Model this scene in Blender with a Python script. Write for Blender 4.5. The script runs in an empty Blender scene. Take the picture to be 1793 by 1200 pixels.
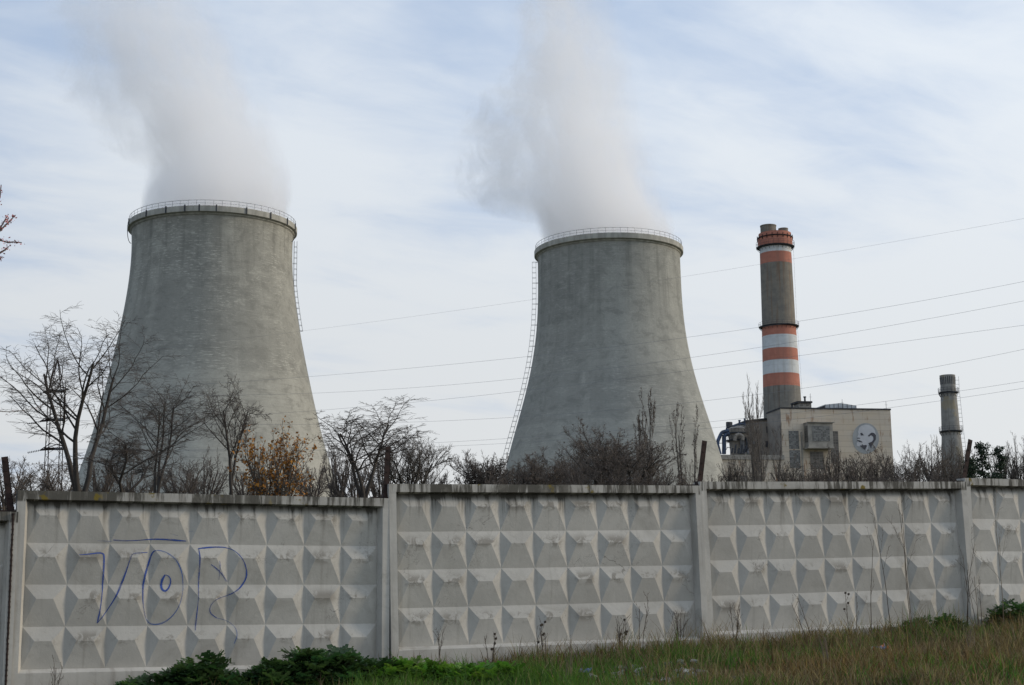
import bpy, math, random
import numpy as np
from mathutils import Vector, Matrix
sc = bpy.context.scene
COL = sc.collection
R = math.radians
# ------------------------------------------------------------------ camera
W, H, F = 1793.0, 1200.0, 2700.0
PITCH, ROLL = R(10.2), -R(0.78)
CAMZ = 1.6
cam = bpy.data.cameras.new('camera'); co = bpy.data.objects.new('camera', cam); COL.objects.link(co)
cam.sensor_width = 36.0; cam.lens = 36.0 * F / W; cam.clip_start = 0.1; cam.clip_end = 20000
CM = Matrix.Rotation(math.pi/2 + PITCH, 3, 'X') @ Matrix.Rotation(ROLL, 3, 'Z')
co.matrix_world = Matrix.Translation((0, 0, CAMZ)) @ CM.to_4x4()
sc.camera = co
CP = Vector((0, 0, CAMZ))
def ray(u, v): return CM @ Vector((u - W/2, H/2 - v, -F))
def at(u, v, Y):
    d = ray(u, v); return CP + d * (Y / d.y)
def on_plane(u, v, p0, n):
    d = ray(u, v); return CP + d * ((p0 - CP).dot(n) / d.dot(n))
# ------------------------------------------------------------------ world
SUN_AZ, SUN_EL = R(7), R(20)        # azimuth from +X (right) towards +Y (away)
w = bpy.data.worlds.new('World'); sc.world = w; w.use_nodes = True
nt = w.node_tree; nt.nodes.clear()
class NT:
    def __init__(s, t): s.t = t
    def n(s, typ, ins=None, **kw):
        x = s.t.nodes.new(typ)
        for k, v in kw.items(): setattr(x, k, v)
        for k, v in (ins or {}).items(): s.set(x, k, v)
        return x
    def set(s, x, k, v):
        i = x.inputs[k]
        if isinstance(v, bpy.types.NodeSocket): s.t.links.new(v, i)
        elif isinstance(v, bpy.types.Node): s.t.links.new(v.outputs[0], i)
        else:
            if hasattr(i.default_value, '__len__') and len(i.default_value) == 4 and len(v) == 3: v = (*v, 1)
            i.default_value = v
    def m(s, op, a, b=None, c=None, clamp=False):
        x = s.n('ShaderNodeMath', operation=op, use_clamp=clamp)
        for k, v in enumerate((a, b, c)):
            if v is not None: s.set(x, k, v)
        return x.outputs[0]
    def vm(s, op, a, b=None):
        x = s.n('ShaderNodeVectorMath', operation=op); s.set(x, 0, a)
        if b is not None: s.set(x, 1, b)
        return x.outputs[0]
    def mix(s, f, a, b, mode='MIX'):
        x = s.n('ShaderNodeMix', data_type='RGBA', blend_type=mode)
        s.set(x, 0, f); s.set(x, 6, a); s.set(x, 7, b)
        return x.outputs[2]
    def noise(s, vec, scale, detail=4, rough=.55, dist=0.0):
        x = s.n('ShaderNodeTexNoise', {'Scale': scale, 'Detail': detail, 'Roughness': rough, 'Distortion': dist})
        s.set(x, 'Vector', vec); return x.outputs['Fac']
    def ramp(s, f, stops, interp='LINEAR'):
        x = s.n('ShaderNodeValToRGB'); s.set(x, 0, f); e = x.color_ramp.elements; x.color_ramp.interpolation = interp
        for k, (p, c) in enumerate(stops):
            if not hasattr(c, '__len__'): c = (c, c, c)
            el = e[k] if k < 2 else e.new(p)
            el.position = p; el.color = (*c, 1)
        return x.outputs[0]
    def mr(s, v, a, b, c=0.0, d=1.0, smooth=True):
        x = s.n('ShaderNodeMapRange', interpolation_type='SMOOTHSTEP' if smooth else 'LINEAR')
        for k, q in zip((0, 1, 2, 3, 4), (v, a, b, c, d)): s.set(x, k, q)
        return x.outputs[0]
    def comb(s, x, y, z):
        n = s.n('ShaderNodeCombineXYZ', {0: x, 1: y, 2: z}); return n.outputs[0]
    def sep(s, v):
        n = s.n('ShaderNodeSeparateXYZ', {0: v}); return n.outputs
N = NT(nt)
sky = N.n('ShaderNodeTexSky', sky_type='NISHITA', sun_disc=False, sun_elevation=SUN_EL, sun_rotation=math.pi/2 - SUN_AZ,
          air_density=1.0, dust_density=2.0, ozone_density=1.0)
dirv = N.n('ShaderNodeTexCoord').outputs['Generated']
dx, dy, dz = N.sep(dirv)
den = N.m('ADD', N.m('MAXIMUM', dz, 0.0), 0.16)
px, py = N.m('DIVIDE', dx, den), N.m('DIVIDE', dy, den)
# thin cirrus: two layers of streaks, rotated to run from lower left to upper right
a1 = R(28)
qx = N.m('ADD', N.m('MULTIPLY', px, math.cos(a1)), N.m('MULTIPLY', py, math.sin(a1)))
qy = N.m('SUBTRACT', N.m('MULTIPLY', py, math.cos(a1)), N.m('MULTIPLY', px, math.sin(a1)))
c1 = N.noise(N.comb(N.m('MULTIPLY', qx, 1.0), N.m('MULTIPLY', qy, 1.9), 3.1), 1.7, 6, .54, .35)
c2 = N.noise(N.comb(N.m('MULTIPLY', qx, 1.0), N.m('MULTIPLY', qy, 1.7), 8.3), 5.0, 7, .6, .7)
c3 = N.noise(N.comb(px, py, 1.7), .8, 3, .5, .2)
cl = N.m('ADD', N.m('MULTIPLY', c1, .44), N.m('ADD', N.m('MULTIPLY', c2, .16), N.m('MULTIPLY', c3, .40)))
cl = N.m('ADD', cl, N.m('MULTIPLY', px, .05))
hz = N.mr(dz, 0.12, 0.40, 1.0, 0.0)
cover = N.mr(N.m('ADD', cl, N.m('MULTIPLY', hz, .15)), .40, .66)
blue = N.mix(.82, sky.outputs[0], (3.7, 4.95, 7.1))
cloudc = N.mix(N.mr(dz, .02, .40), (6.7, 6.78, 6.7), (7.1, 7.6, 8.15))
skyc = N.mix(N.m('ADD', N.m('MULTIPLY', cover, .74), .18), blue, cloudc)
gain = N.m('MULTIPLY', N.mr(dz, .45, .9, 1.0, 1.35), N.m('ADD', 1.0, N.m('MULTIPLY', dx, .16)))
skyc = N.mix(1.0, skyc, N.comb(gain, gain, gain), 'MULTIPLY')
bg = N.n('ShaderNodeBackground', {'Color': skyc, 'Strength': 0.1})
N.n('ShaderNodeOutputWorld', {'Surface': bg.outputs[0]})
sl = bpy.data.lights.new('sun', 'SUN'); so = bpy.data.objects.new('sun', sl); COL.objects.link(so)
sl.energy = 1.7; sl.angle = R(9); sl.color = (1.0, .85, .66)
so.rotation_euler = Vector((math.cos(SUN_EL)*math.cos(SUN_AZ), math.cos(SUN_EL)*math.sin(SUN_AZ), math.sin(SUN_EL))).to_track_quat('Z', 'Y').to_euler()
vs = sc.view_settings; vs.view_transform = 'Standard'; vs.look = 'None'; vs.exposure = 0.16; vs.gamma = 1.0; vs.use_curve_mapping = False
sc.render.engine = 'CYCLES'; cy = sc.cycles
cy.use_denoising = True; cy.max_bounces = 12; cy.diffuse_bounces = 3; cy.glossy_bounces = 2; cy.transparent_max_bounces = 16; cy.volume_bounces = 10
# ------------------------------------------------------------------ helpers
def thing(name, label, cat, loc=(0, 0, 0), group=None, kind=None):
    o = bpy.data.objects.new(name, None); COL.objects.link(o); o.location = loc; o.empty_display_size = .3
    tag(o, label, cat, group, kind); return o
def tag(o, label, cat, group=None, kind=None):
    o['label'] = label; o['category'] = cat
    if group: o['group'] = group
    if kind: o['kind'] = kind
    return o
def org(p):
    v = Vector((0, 0, 0))
    while p: v += Vector(p.location); p = p.parent
    return v
def link(name, me, parent=None):
    o = bpy.data.objects.new(name, me); COL.objects.link(o); o.parent = parent; return o
class MB:
    def __init__(s): s.v = []; s.f = []; s.uv = None; s.mi = []
    def add(s, vs, fs, mi=0):
        k = len(s.v); s.v += [tuple(p) for p in vs]; s.f += [tuple(i + k for i in f) for f in fs]; s.mi += [mi]*len(fs)
    def hexa(s, c, mi=0):   # 8 corners: bottom 4 ccw, top 4 ccw
        s.add(c, [(3, 2, 1, 0), (4, 5, 6, 7), (0, 1, 5, 4), (1, 2, 6, 5), (2, 3, 7, 6), (3, 0, 4, 7)], mi)
    def box(s, a, b, mi=0):
        x0, y0, z0 = a; x1, y1, z1 = b
        s.hexa([(x0, y0, z0), (x1, y0, z0), (x1, y1, z0), (x0, y1, z0), (x0, y0, z1), (x1, y0, z1), (x1, y1, z1), (x0, y1, z1)], mi)
    def bar(s, p, q, r, n=6, r2=None, mi=0, cap=True):
        p, q = Vector(p), Vector(q); d = (q - p).normalized(); r2 = r if r2 is None else r2
        a = d.orthogonal().normalized(); b = d.cross(a)
        vs = [p + (a*math.cos(t) + b*math.sin(t))*r for t in [2*math.pi*i/n for i in range(n)]]
        vs += [q + (a*math.cos(t) + b*math.sin(t))*r2 for t in [2*math.pi*i/n for i in range(n)]]
        fs = [(i, (i+1) % n, n+(i+1) % n, n+i) for i in range(n)]
        if cap: fs += [tuple(range(n))[::-1], tuple(range(n, 2*n))]
        s.add(vs, fs, mi)
    def tube(s, pts, r, n=5, mi=0):
        for a, b in zip(pts[:-1], pts[1:]): s.bar(a, b, r, n, mi=mi)
    def lathe(s, c, prof, n=48, mi=None, a0=0, closed=False):
        k = len(s.v); c = Vector(c)
        for r, z in prof:
            for i in range(n):
                t = a0 + 2*math.pi*i/n; s.v.append((c.x + r*math.cos(t), c.y + r*math.sin(t), c.z + z))
        m = len(prof)
        for j in range(m if closed else m-1):
            j2 = (j+1) % m
            for i in range(n):
                s.f.append((k+j*n+i, k+j*n+(i+1) % n, k+j2*n+(i+1) % n, k+j2*n+i)); s.mi.append(mi[j] if isinstance(mi, (list, tuple)) else (mi or 0))
    def build(s, name, mats, parent=None, local=False, smooth=False):
        o0 = Vector((0, 0, 0)) if local else org(parent)
        me = bpy.data.meshes.new(name)
        me.from_pydata([(p[0]-o0.x, p[1]-o0.y, p[2]-o0.z) for p in s.v], [], s.f)
        for m in (mats if isinstance(mats, (list, tuple)) else [mats]): me.materials.append(m)
        if len(me.polygons) == len(s.mi): me.polygons.foreach_set('material_index', s.mi)
        if smooth: me.polygons.foreach_set('use_smooth', [True]*len(me.polygons))
        me.update(); return link(name, me, parent)
def npmesh(name, V, Fq, mats, parent=None, col=None, smooth=False, sub=None):
    """V (n,3) array, Fq (m,k) faces all same size"""
    me = bpy.data.meshes.new(name); V = np.asarray(V, dtype=np.float32); Fq = np.asarray(Fq, dtype=np.int32)
    if sub is None:
        o0 = org(parent); V = V - np.array(o0, dtype=np.float32)
    n, k = len(V), Fq.shape[1]
    me.vertices.add(n); me.vertices.foreach_set('co', V.ravel())
    me.loops.add(Fq.size); me.loops.foreach_set('vertex_index', Fq.ravel())
    me.polygons.add(len(Fq)); me.polygons.foreach_set('loop_start', np.arange(0, Fq.size, k, dtype=np.int32))
    if smooth: me.polygons.foreach_set('use_smooth', np.ones(len(Fq), dtype=bool))
    for m in (mats if isinstance(mats, (list, tuple)) else [mats]): me.materials.append(m)
    if col is not None:
        ca = me.color_attributes.new('Col', 'FLOAT_COLOR', 'POINT')
        ca.data.foreach_set('color', np.hstack([col, np.ones((n, 1))]).astype(np.float32).ravel())
    me.update(calc_edges=True); me.validate(); return link(name, me, parent)
def mat(name, rough=.85, spec=.3):
    m = bpy.data.materials.new(name); m.use_nodes = True; t = m.node_tree; t.nodes.clear(); n = NT(t)
    b = n.n('ShaderNodeBsdfPrincipled', {'Roughness': rough, 'Specular IOR Level': spec})
    n.n('ShaderNodeOutputMaterial', {'Surface': b.outputs[0]})
    n.b = b; n.oc = n.n('ShaderNodeTexCoord').outputs['Object']; return m, n
def bump(n, h, st, dist=.01):
    x = n.n('ShaderNodeBump', {'Strength': st, 'Distance': dist, 'Height': h}); n.set(n.b, 'Normal', x.outputs[0])
def simple(name, c, c2=None, scale=3, rough=.85, metal=0, stretch=(1, 1, 1), det=5, bmp=0):
    m, n = mat(name, rough); c2 = c2 or tuple(x*.6 for x in c)
    nz = n.noise(n.vm('MULTIPLY', n.oc, stretch), scale, det, .6)
    n.set(n.b, 'Base Color', n.mix(n.mr(nz, .35, .65), c2, c)); n.set(n.b, 'Metallic', metal)
    if bmp: bump(n, nz, .5, bmp)
    return m
# ------------------------------------------------------------------ materials
M = {}
def fence_mat(kind):
    m, n = mat('concrete_' + kind, .9, .2)
    x, y, z = n.sep(n.oc)
    oi = n.n('ShaderNodeObjectInfo').outputs['Random']; off = n.m('MULTIPLY', oi, 37.0)
    p = n.vm('ADD', n.oc, n.comb(off, off, off))
    big = n.noise(p, 1.1, 5, .6, .3); fine = n.noise(p, 28, 6, .7); mid = n.noise(p, 6, 5, .6, .4)
    c = n.mix(n.mr(big, .3, .7), (.39, .376, .34), (.485, .468, .424))
    c = n.mix(n.mr(mid, .42, .75, 0, .35), c, (.34, .325, .29))
    c = n.mix(n.mr(fine, .56, .75, 0, .35), c, (.30, .29, .27))
    # vertical drips
    px_ = n.sep(p)
    st = n.noise(n.comb(n.m('MULTIPLY', px_[0], 9.0), px_[1], n.m('MULTIPLY', px_[2], .5)), 1.2, 5, .6)
    if kind == 'face':
        uv = n.n('ShaderNodeUVMap', uv_map='cell').outputs[0]; cu, cv, _ = n.sep(uv)
        # grime caught on the ridge of each raised diamond
        du = n.m('ABSOLUTE', n.m('SUBTRACT', cu, .52)); dv = n.m('ABSOLUTE', n.m('SUBTRACT', cv, .70))
        near = n.m('MULTIPLY', n.mr(du, .15, .48, 1, 0), n.mr(dv, .02, .26, 1, 0))
        g = n.noise(p, 11, 7, .72, .8); rnd = n.noise(p, 1.7, 2, .5)
        g = n.m('MULTIPLY', n.mr(n.m('ADD', g, n.m('MULTIPLY', n.m('SUBTRACT', rnd, .5), .8)), .50, .66), near)
        c = n.mix(n.m('MULTIPLY', g, .68), c, (.15, .135, .11))
        gs = n.noise(p, .75, 7, .68, 1.2); c = n.mix(n.mr(gs, .52, .70, 0, .42), c, (.24, .225, .19)); c = n.mix(n.mr(st, .54, .74, 0, .34), c, (.22, .205, .175))
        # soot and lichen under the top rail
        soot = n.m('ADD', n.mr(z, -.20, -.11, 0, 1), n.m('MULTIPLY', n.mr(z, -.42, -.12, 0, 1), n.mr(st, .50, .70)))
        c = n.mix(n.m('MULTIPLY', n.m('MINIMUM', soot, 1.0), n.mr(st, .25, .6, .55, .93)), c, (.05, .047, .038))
        # splashed earth low down
        low = n.mr(n.m('ADD', z, n.m('MULTIPLY', big, .5)), -1.85, -1.55, 1, 0)
        c = n.mix(n.m('MULTIPLY', low, .38), c, (.22, .19, .15))
        ck = n.n('ShaderNodeTexVoronoi', {'Scale': 1.3, 'Vector': n.vm('ADD', p, n.comb(mid, mid, mid))}, feature='DISTANCE_TO_EDGE').outputs['Distance']
        c = n.mix(n.m('MULTIPLY', n.mr(ck, .0, .006, 1, 0), n.mr(rnd, .5, .62, 0, .7)), c, (.12, .11, .10))
    elif kind == 'frame':
        # weathered vertical stripes on the top rail only
        top = n.mr(z, -.125, -.10, 0, 1)
        sp = n.noise(n.comb(n.m('MULTIPLY', px_[0], 7.0), px_[1], n.m('MULTIPLY', px_[2], .6)), 1.6, 6, .7)
        s2 = n.noise(n.comb(n.m('MULTIPLY', px_[0], 1.2), px_[1], px_[2]), .9, 3, .5)
        dk = n.mr(n.m('ADD', sp, n.m('MULTIPLY', n.m('SUBTRACT', s2, .5), .8)), .42, .54, 0.12, 1)
        c = n.mix(n.m('MULTIPLY', n.m('MULTIPLY', dk, top), .92), c, (.06, .056, .045))
        li = n.noise(p, 4.2, 4, .6); c = n.mix(n.m('MULTIPLY', n.mr(li, .62, .68), top), c, (.17, .13, .03))
        c = n.mix(n.mr(st, .50, .72, 0, .5), c, (.22, .20, .17)); c = n.mix(n.mr(n.noise(p, 2.3, 7, .7, .9), .52, .68, 0, .45), c, (.26, .245, .21))
        c = n.mix(n.mr(z, -2.3, -1.7, .4, 0), c, (.20, .17, .13))
    n.set(n.b, 'Base Color', c)
    h = n.m('ADD', n.m('MULTIPLY', fine, .5), mid); bump(n, h, .55, .008)
    pits = n.noise(p, 60, 2, .5); return m
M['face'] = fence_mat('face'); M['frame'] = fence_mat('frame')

def tower_mat(name, base, light, dark, z_low, fleck, patches, seed):
    m, n = mat(name, .92, .15)
    th, z, _ = n.sep(n.n('ShaderNodeUVMap', uv_map='wrap').outputs[0])     # metres round, metres up
    v3 = lambda a, b, s=0.0: n.comb(n.m('MULTIPLY', th, a), n.m('MULTIPLY', z, b), seed + s)
    big = n.noise(v3(.06, .035), 1.0, 4, .55, .4)
    c = n.mix(n.mr(big, .3, .7), dark, base)
    vs_ = n.noise(v3(.42, .022, 3), 1.0, 5, .55)
    c = n.mix(n.mr(vs_, .48, .68, 0, .4), c, tuple(q*.62 for q in base))
    c = n.mix(n.mr(vs_, .48, .30, 0, .35), c, light)
    # shuttering lifts: each lift and bay a slightly different grey
    wob = n.noise(v3(.2, .2, 9), 1.0, 2); zz = n.m('ADD', z, n.m('MULTIPLY', wob, .5))
    bay = n.n('ShaderNodeTexWhiteNoise', {'Vector': n.comb(n.m('FLOOR', n.m('DIVIDE', th, 5.1)), n.m('FLOOR', n.m('DIVIDE', zz, 2.6)), seed)}, noise_dimensions='3D').outputs['Value']
    c = n.mix(n.mr(bay, 0, 1, 0, .30, False), c, tuple(q*.72 for q in base))
    bay2 = n.n('ShaderNodeTexWhiteNoise', {'Vector': n.comb(n.m('FLOOR', n.m('DIVIDE', th, 9.7)), n.m('FLOOR', n.m('DIVIDE', n.m('ADD', zz, 1.2), 9.3)), seed)}, noise_dimensions='3D').outputs['Value']
    c = n.mix(n.mr(bay2, .55, 1, 0, .28, False), c, light)
    # pale horizontal board marks
    fl = n.noise(v3(.75, 4.2, 5), 1.0, 5, .68, .3); fm = n.noise(v3(.09, .07, 7), 1.0, 4, .55)
    f = n.m('MULTIPLY', n.mr(fl, .535, .62), n.mr(fm, .40, .62, 0, .75*fleck))
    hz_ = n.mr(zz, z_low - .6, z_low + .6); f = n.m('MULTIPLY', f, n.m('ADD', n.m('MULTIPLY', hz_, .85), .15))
    c = n.mix(f, c, tuple(min(1, q*1.25) for q in light))
    fd = n.noise(v3(.9, 2.8, 15), 1.0, 6, .7); c = n.mix(n.mr(fd, .55, .72, 0, .42*fleck), c, tuple(q*.6 for q in dark))
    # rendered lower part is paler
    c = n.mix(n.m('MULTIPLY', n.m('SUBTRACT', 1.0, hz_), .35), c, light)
    for (t0, t1, z0, z1, k) in patches:
        mk = n.m('MULTIPLY', n.m('MULTIPLY', n.mr(th, t0-.15, t0+.15), n.mr(th, t1-.15, t1+.15, 1, 0)), n.m('MULTIPLY', n.mr(zz, z0-.2, z0+.2), n.mr(zz, z1-.2, z1+.2, 1, 0)))
        c = n.mix(n.m('MULTIPLY', mk, abs(k)), c, light if k > 0 else tuple(q*.7 for q in dark))
    rn = n.noise(v3(.55, .03, 40), 1.0, 5, .6); c = n.mix(n.m('MULTIPLY', n.mr(rn, .50, .66, 0, .5), n.mr(z, 48, 68)), c, tuple(q*.5 for q in dark))
    lf = n.m('LESS_THAN', n.m('FRACT', n.m('DIVIDE', zz, 1.3)), .10); c = n.mix(n.m('MULTIPLY', lf, n.mr(fm, .4, .6, .03, .18)), c, tuple(q*.6 for q in dark))
    gr = n.noise(v3(2.6, 2.6, 20), 1.0, 6, .75); me_ = n.noise(v3(.35, .5, 30), 1.0, 7, .7, .5); c = n.mix(n.mr(me_, .50, .62, 0, .42), c, tuple(q*.62 for q in dark)); c = n.mix(n.mr(me_, .46, .34, 0, .4), c, light)
    c = n.mix(n.mr(gr, .35, .75, 0, .30), c, tuple(q*.55 for q in base))
    n.set(n.b, 'Base Color', c); bump(n, n.m('ADD', fl, gr), .35, .12)
    return m
M['corn'] = simple('cornice_concrete', (.40, .39, .345), (.28, .275, .24), 1.2, .9, stretch=(1, 1, .25))
M['rust'] = simple('rusty_steel', (.032, .017, .014), (.016, .010, .009), 14, .8)
M['steel'] = simple('weathered_steel', (.20, .20, .21), (.12, .12, .12), 2, .7)
M['dsteel'] = simple('dark_painted_steel', (.05, .055, .065), (.03, .032, .036), 2, .6)
M['bluepipe'] = simple('blue_grey_pipe_paint', (.055, .085, .15), (.03, .04, .06), 1, .6)
M['ladder'] = simple('pale_galvanised_ladder', (.33, .33, .34), (.2, .2, .2), 2, .6)
M['wire'] = simple('aluminium_wire', (.24, .25, .27), (.19, .19, .2), 1, .6)
def spray(name, c, dens):
    m, n = mat(name, .6, .3); w_, _, _ = n.sep(n.n('ShaderNodeUVMap', uv_map='w').outputs[0])
    e = n.m('SUBTRACT', 1.0, n.m('ABSOLUTE', n.m('SUBTRACT', n.m('MULTIPLY', w_, 2.0), 1.0)))
    nz = n.noise(n.oc, 5, 4, .6); sp = n.noise(n.oc, 160, 3, .7)
    a = n.mr(n.m('ADD', e, n.m('MULTIPLY', n.m('SUBTRACT', sp, .5), .9)), .12, .62)
    a = n.m('MULTIPLY', a, n.mr(nz, .30, .60, dens*.45, dens)); n.set(n.b, 'Alpha', a)
    n.set(n.b, 'Base Color', n.mix(nz, c, tuple(q*1.6 for q in c))); return m
M['blue'] = spray('blue_spray_paint', (.022, .055, .22), .97); M['bluef'] = spray('faded_blue_spray_paint', (.06, .11, .28), .75)

# ------------------------------------------------------------------ fence line and ground
PHI = math.atan(1.53e-4 * F); FT = Vector((math.cos(PHI), math.sin(PHI), 0)); FN = Vector((math.sin(PHI), -math.cos(PHI), 0))
FP0 = Vector((at(896, 1085, 17.85).x, 17.85, 0))
def ft(u, v=1000):
    p = on_plane(u, v, FP0, FN); return (p - FP0).dot(FT), p.z
GP = sorted([(ft(u, v)[0], ft(u, v)[1] - .10) for u, v in ((20, 1222), (300, 1203), (680, 1166), (880, 1152), (1100, 1138), (1240, 1124), (1500, 1104), (1700, 1090), (1793, 1085))])
GT = np.array([g[0] for g in GP]); GZ = np.array([g[1] for g in GP])
def ground(x, y):
    x = np.asarray(x, float); y = np.asarray(y, float)
    t = (x - FP0.x)*FT.x + (y - FP0.y)*FT.y; s = (x - FP0.x)*FN.x + (y - FP0.y)*FN.y
    zf = np.interp(t, GT, GZ); k = np.clip(s/15.0, 0, 1)
    front = zf*(1-k) + 0*k
    back = zf + (1.0 - zf)*np.clip(-s/30, 0, 1)
    z = np.where(s > 0, front, back)
    return z + .035*np.sin(x*1.7 + y*.6)*np.sin(y*1.3 - x*.4) * np.clip(np.abs(s)/1.5, 0, 1) + .02*np.sin(x*4.1+1)*np.sin(y*3.7)*np.clip(np.abs(s)/1.0, 0, 1)
def gz(x, y): return float(ground(x, y))
xs = np.concatenate([[-4000, -1500, -600, -250, -100, -50, -30], np.arange(-20, 20.01, .25), [30, 50, 100, 250, 600, 1500, 4000]])
ys = np.concatenate([[-4000, -1000, -200, -50, -10, 0, 4], np.arange(8, 30, .25), [35, 50, 80, 150, 300, 600, 1500, 5000]])
X, Y = np.meshgrid(xs, ys); Z = ground(X, Y); nx, ny = len(xs), len(ys)
V = np.stack([X, Y, Z], -1).reshape(-1, 3); I = np.arange(nx*ny).reshape(ny, nx)
Fq = np.stack([I[:-1, :-1], I[:-1, 1:], I[1:, 1:], I[1:, :-1]], -1).reshape(-1, 4)
m, n = mat('soil_and_turf', .95, .1)
c = n.mix(n.mr(n.noise(n.oc, .9, 6, .65), .35, .65), (.055, .045, .028), (.045, .062, .02)); c = n.mix(n.mr(n.noise(n.oc, 9, 6, .7), .5, .7, 0, .6), c, (.11, .09, .055))
n.set(n.b, 'Base Color', c); bump(n, n.noise(n.oc, 14, 6, .7), .8, .05); M['soil'] = m
g = npmesh('ground', V, Fq, m, smooth=True); g['kind'] = 'structure'

ss = np.array([9.0, 10, 11, 13, 16, 22, 30]); tt = np.concatenate([[-900, -200, -60], np.arange(-20, 20.1, 1.0), [60, 200, 900]])
T_, S_ = np.meshgrid(tt, ss); X = FP0.x + FT.x*T_ + FN.x*S_; Y = FP0.y + FT.y*T_ + FN.y*S_
V = np.stack([X, Y, ground(X, Y) + .012 + .03*(S_ > 9.5)], -1).reshape(-1, 3); I = np.arange(T_.size).reshape(T_.shape)
Fq = np.stack([I[:-1, :-1], I[1:, :-1], I[1:, 1:], I[:-1, 1:]], -1).reshape(-1, 4)
M['unseen_bounce_road'] = simple('bounce_asphalt', (.27, .255, .23), (.20, .19, .17), 2.5, .95, bmp=.01)
g = npmesh('unseen_bounce_road', V, Fq, M['unseen_bounce_road']); g['kind'] = 'structure'  # unseen pale road, added to bounce light up onto the fence's lower facets
# ------------------------------------------------------------------ fence panels
PW, FWD, DEP, RAIL, THK = 4.0, .085, .10, .09, .17
CX0, CX1, NCX, NCZ = .118, 3.87, 9, 4
CHT = .4245; CZ1 = -RAIL - .015; CZ0 = CZ1 - NCZ*CHT; PRO = .049
CWD = (CX1 - CX0)/NCX
A_, B_, C_ = .28, .68, .66
def relief(x, z):   # y of the panel surface (0 = frame face, + = into the fence)
    if x < CX0 or x > CX1 or z > CZ1 or z < CZ0:
        return None
    cu = ((x - CX0)/CWD) % 1.0; cv = ((z - CZ0)/CHT) % 1.0
    return DEP - PRO*min(cu/A_, (1-cu)/(1-B_), (1-cv)/(1-C_), cv/C_, 1.0)
def panel_face_mesh():
    me = bpy.data.meshes.new('relief_face'); v = []; f = []; uv = []
    def quad(pts, uvs):
        k = len(v); v.extend(pts); f.append(tuple(range(k, k+len(pts)))); uv.extend(uvs)
    rg = random.Random(4)
    for j in range(NCZ):
        for i in range(NCX):
            x0 = CX0 + i*CWD; z0 = CZ0 + j*CHT
            P = lambda a, b, y: (x0 + a*CWD, y, z0 + b*CHT)
            j1, j2 = 0, 0
            a, b, c2, d = P(0, 0, DEP), P(1, 0, DEP), P(1, 1, DEP), P(0, 1, DEP)
            e, g2 = P(A_, C_, DEP-PRO), P(B_, C_, DEP-PRO)
            ua, ub, uc, ud, ue, ug = (0, 0), (1, 0), (1, 1), (0, 1), (A_, C_), (B_, C_)
            quad([a, b, g2, e], [ua, ub, ug, ue]); quad([d, e, g2, c2], [ud, ue, ug, uc]); quad([a, e, d], [ua, ue, ud]); quad([b, c2, g2], [ub, uc, ug])
    me.from_pydata(v, [], f); l = me.uv_layers.new(name='cell')
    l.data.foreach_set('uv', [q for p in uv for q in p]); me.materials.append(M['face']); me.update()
    return me
def panel_frame_mesh(H_):
    b = MB(); zb = -H_; w_ = PW - .012; y1 = THK
    xi0, xi1 = FWD, w_ - FWD; zi1 = -RAIL; zi0 = CZ0 - .035
    o_ = [(0, 0, zb), (w_, 0, zb), (w_, 0, 0), (0, 0, 0)]; i_ = [(xi0, 0, zi0), (xi1, 0, zi0), (xi1, 0, zi1), (xi0, 0, zi1)]
    r_ = [(CX0, DEP, CZ0), (CX1, DEP, CZ0), (CX1, DEP, CZ1), (CX0, DEP, CZ1)]
    b.add(o_ + i_, [(0, 1, 5, 4), (1, 2, 6, 5), (2, 3, 7, 6), (3, 0, 4, 7)])
    b.add(i_ + r_, [(0, 1, 5, 4), (1, 2, 6, 5), (2, 3, 7, 6), (3, 0, 4, 7)])
    k_ = [(p[0], y1, p[2]) for p in o_]
    b.add(o_ + k_, [(1, 0, 4, 5), (2, 1, 5, 6), (3, 2, 6, 7), (0, 3, 7, 4), (4, 7, 6, 5)])
    return b
face_me = panel_face_mesh()
fr = panel_frame_mesh(2.75).build('frame', M['frame'], None, True); frame_me = fr.data; bpy.data.objects.remove(fr)
bv = None
TJ = [ft(25)[0]]   # joints
T0 = ft(25)[0]; DT = (ft(1700)[0] - T0)/3
specs = [  # index from left, v at left top / u, v right, label
 (-2, None, 'raised diamond concrete fence panel outside the left edge of the view'),
 (-1, (5, 896, 18, 894), 'grey concrete fence panel of which only a sliver shows at the far left'),
 (0, (40, 858.5, 668, 872.5), 'concrete fence panel of raised diamonds with blue spray painted scrawl'),
 (1, (690, 847.5, 1225, 850.5), 'unpainted concrete fence panel just right of the blue graffiti, black soot under its rail'),
 (2, (1242, 843.5, 1690, 843.5), 'concrete fence panel of raised diamonds below the striped chimney and factory'),
 (3, (1706, 837.5, 1793, 838.5), 'highest concrete fence panel at the right edge behind the thin sapling'),
 (4, None, 'raised diamond concrete fence panel outside the right edge of the view')]
roots = {}
for k, vv, lab in specs:
    tL = T0 + k*DT
    if vv:
        tl, zl = ft(vv[0], vv[1]); tr, zr = ft(vv[2], vv[3]); sl_ = (zr - zl)/(tr - tl)
        if k in (-1, 3): sl_ = 0.0
        z0 = zl + sl_*(tL - tl)
    else:
        z0 = roots[-1][1] - .1 if False else (1.9 if k == -2 else 3.36); sl_ = 0.0
    p = FP0 + FT*tL
    o = thing('fence_panel', lab, 'concrete fence', (p.x, p.y, z0), 'diamond relief concrete fence panels')
    o.rotation_euler = (0, -math.atan(sl_), PHI)
    o.rotation_euler.rotate_axis('X', R([.4, -.5, .3, -.4, .2, .5, 0][k+2]))
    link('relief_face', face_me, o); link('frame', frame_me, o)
    roots[k] = (o, z0)
bpy.context.view_layer.update()
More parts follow.
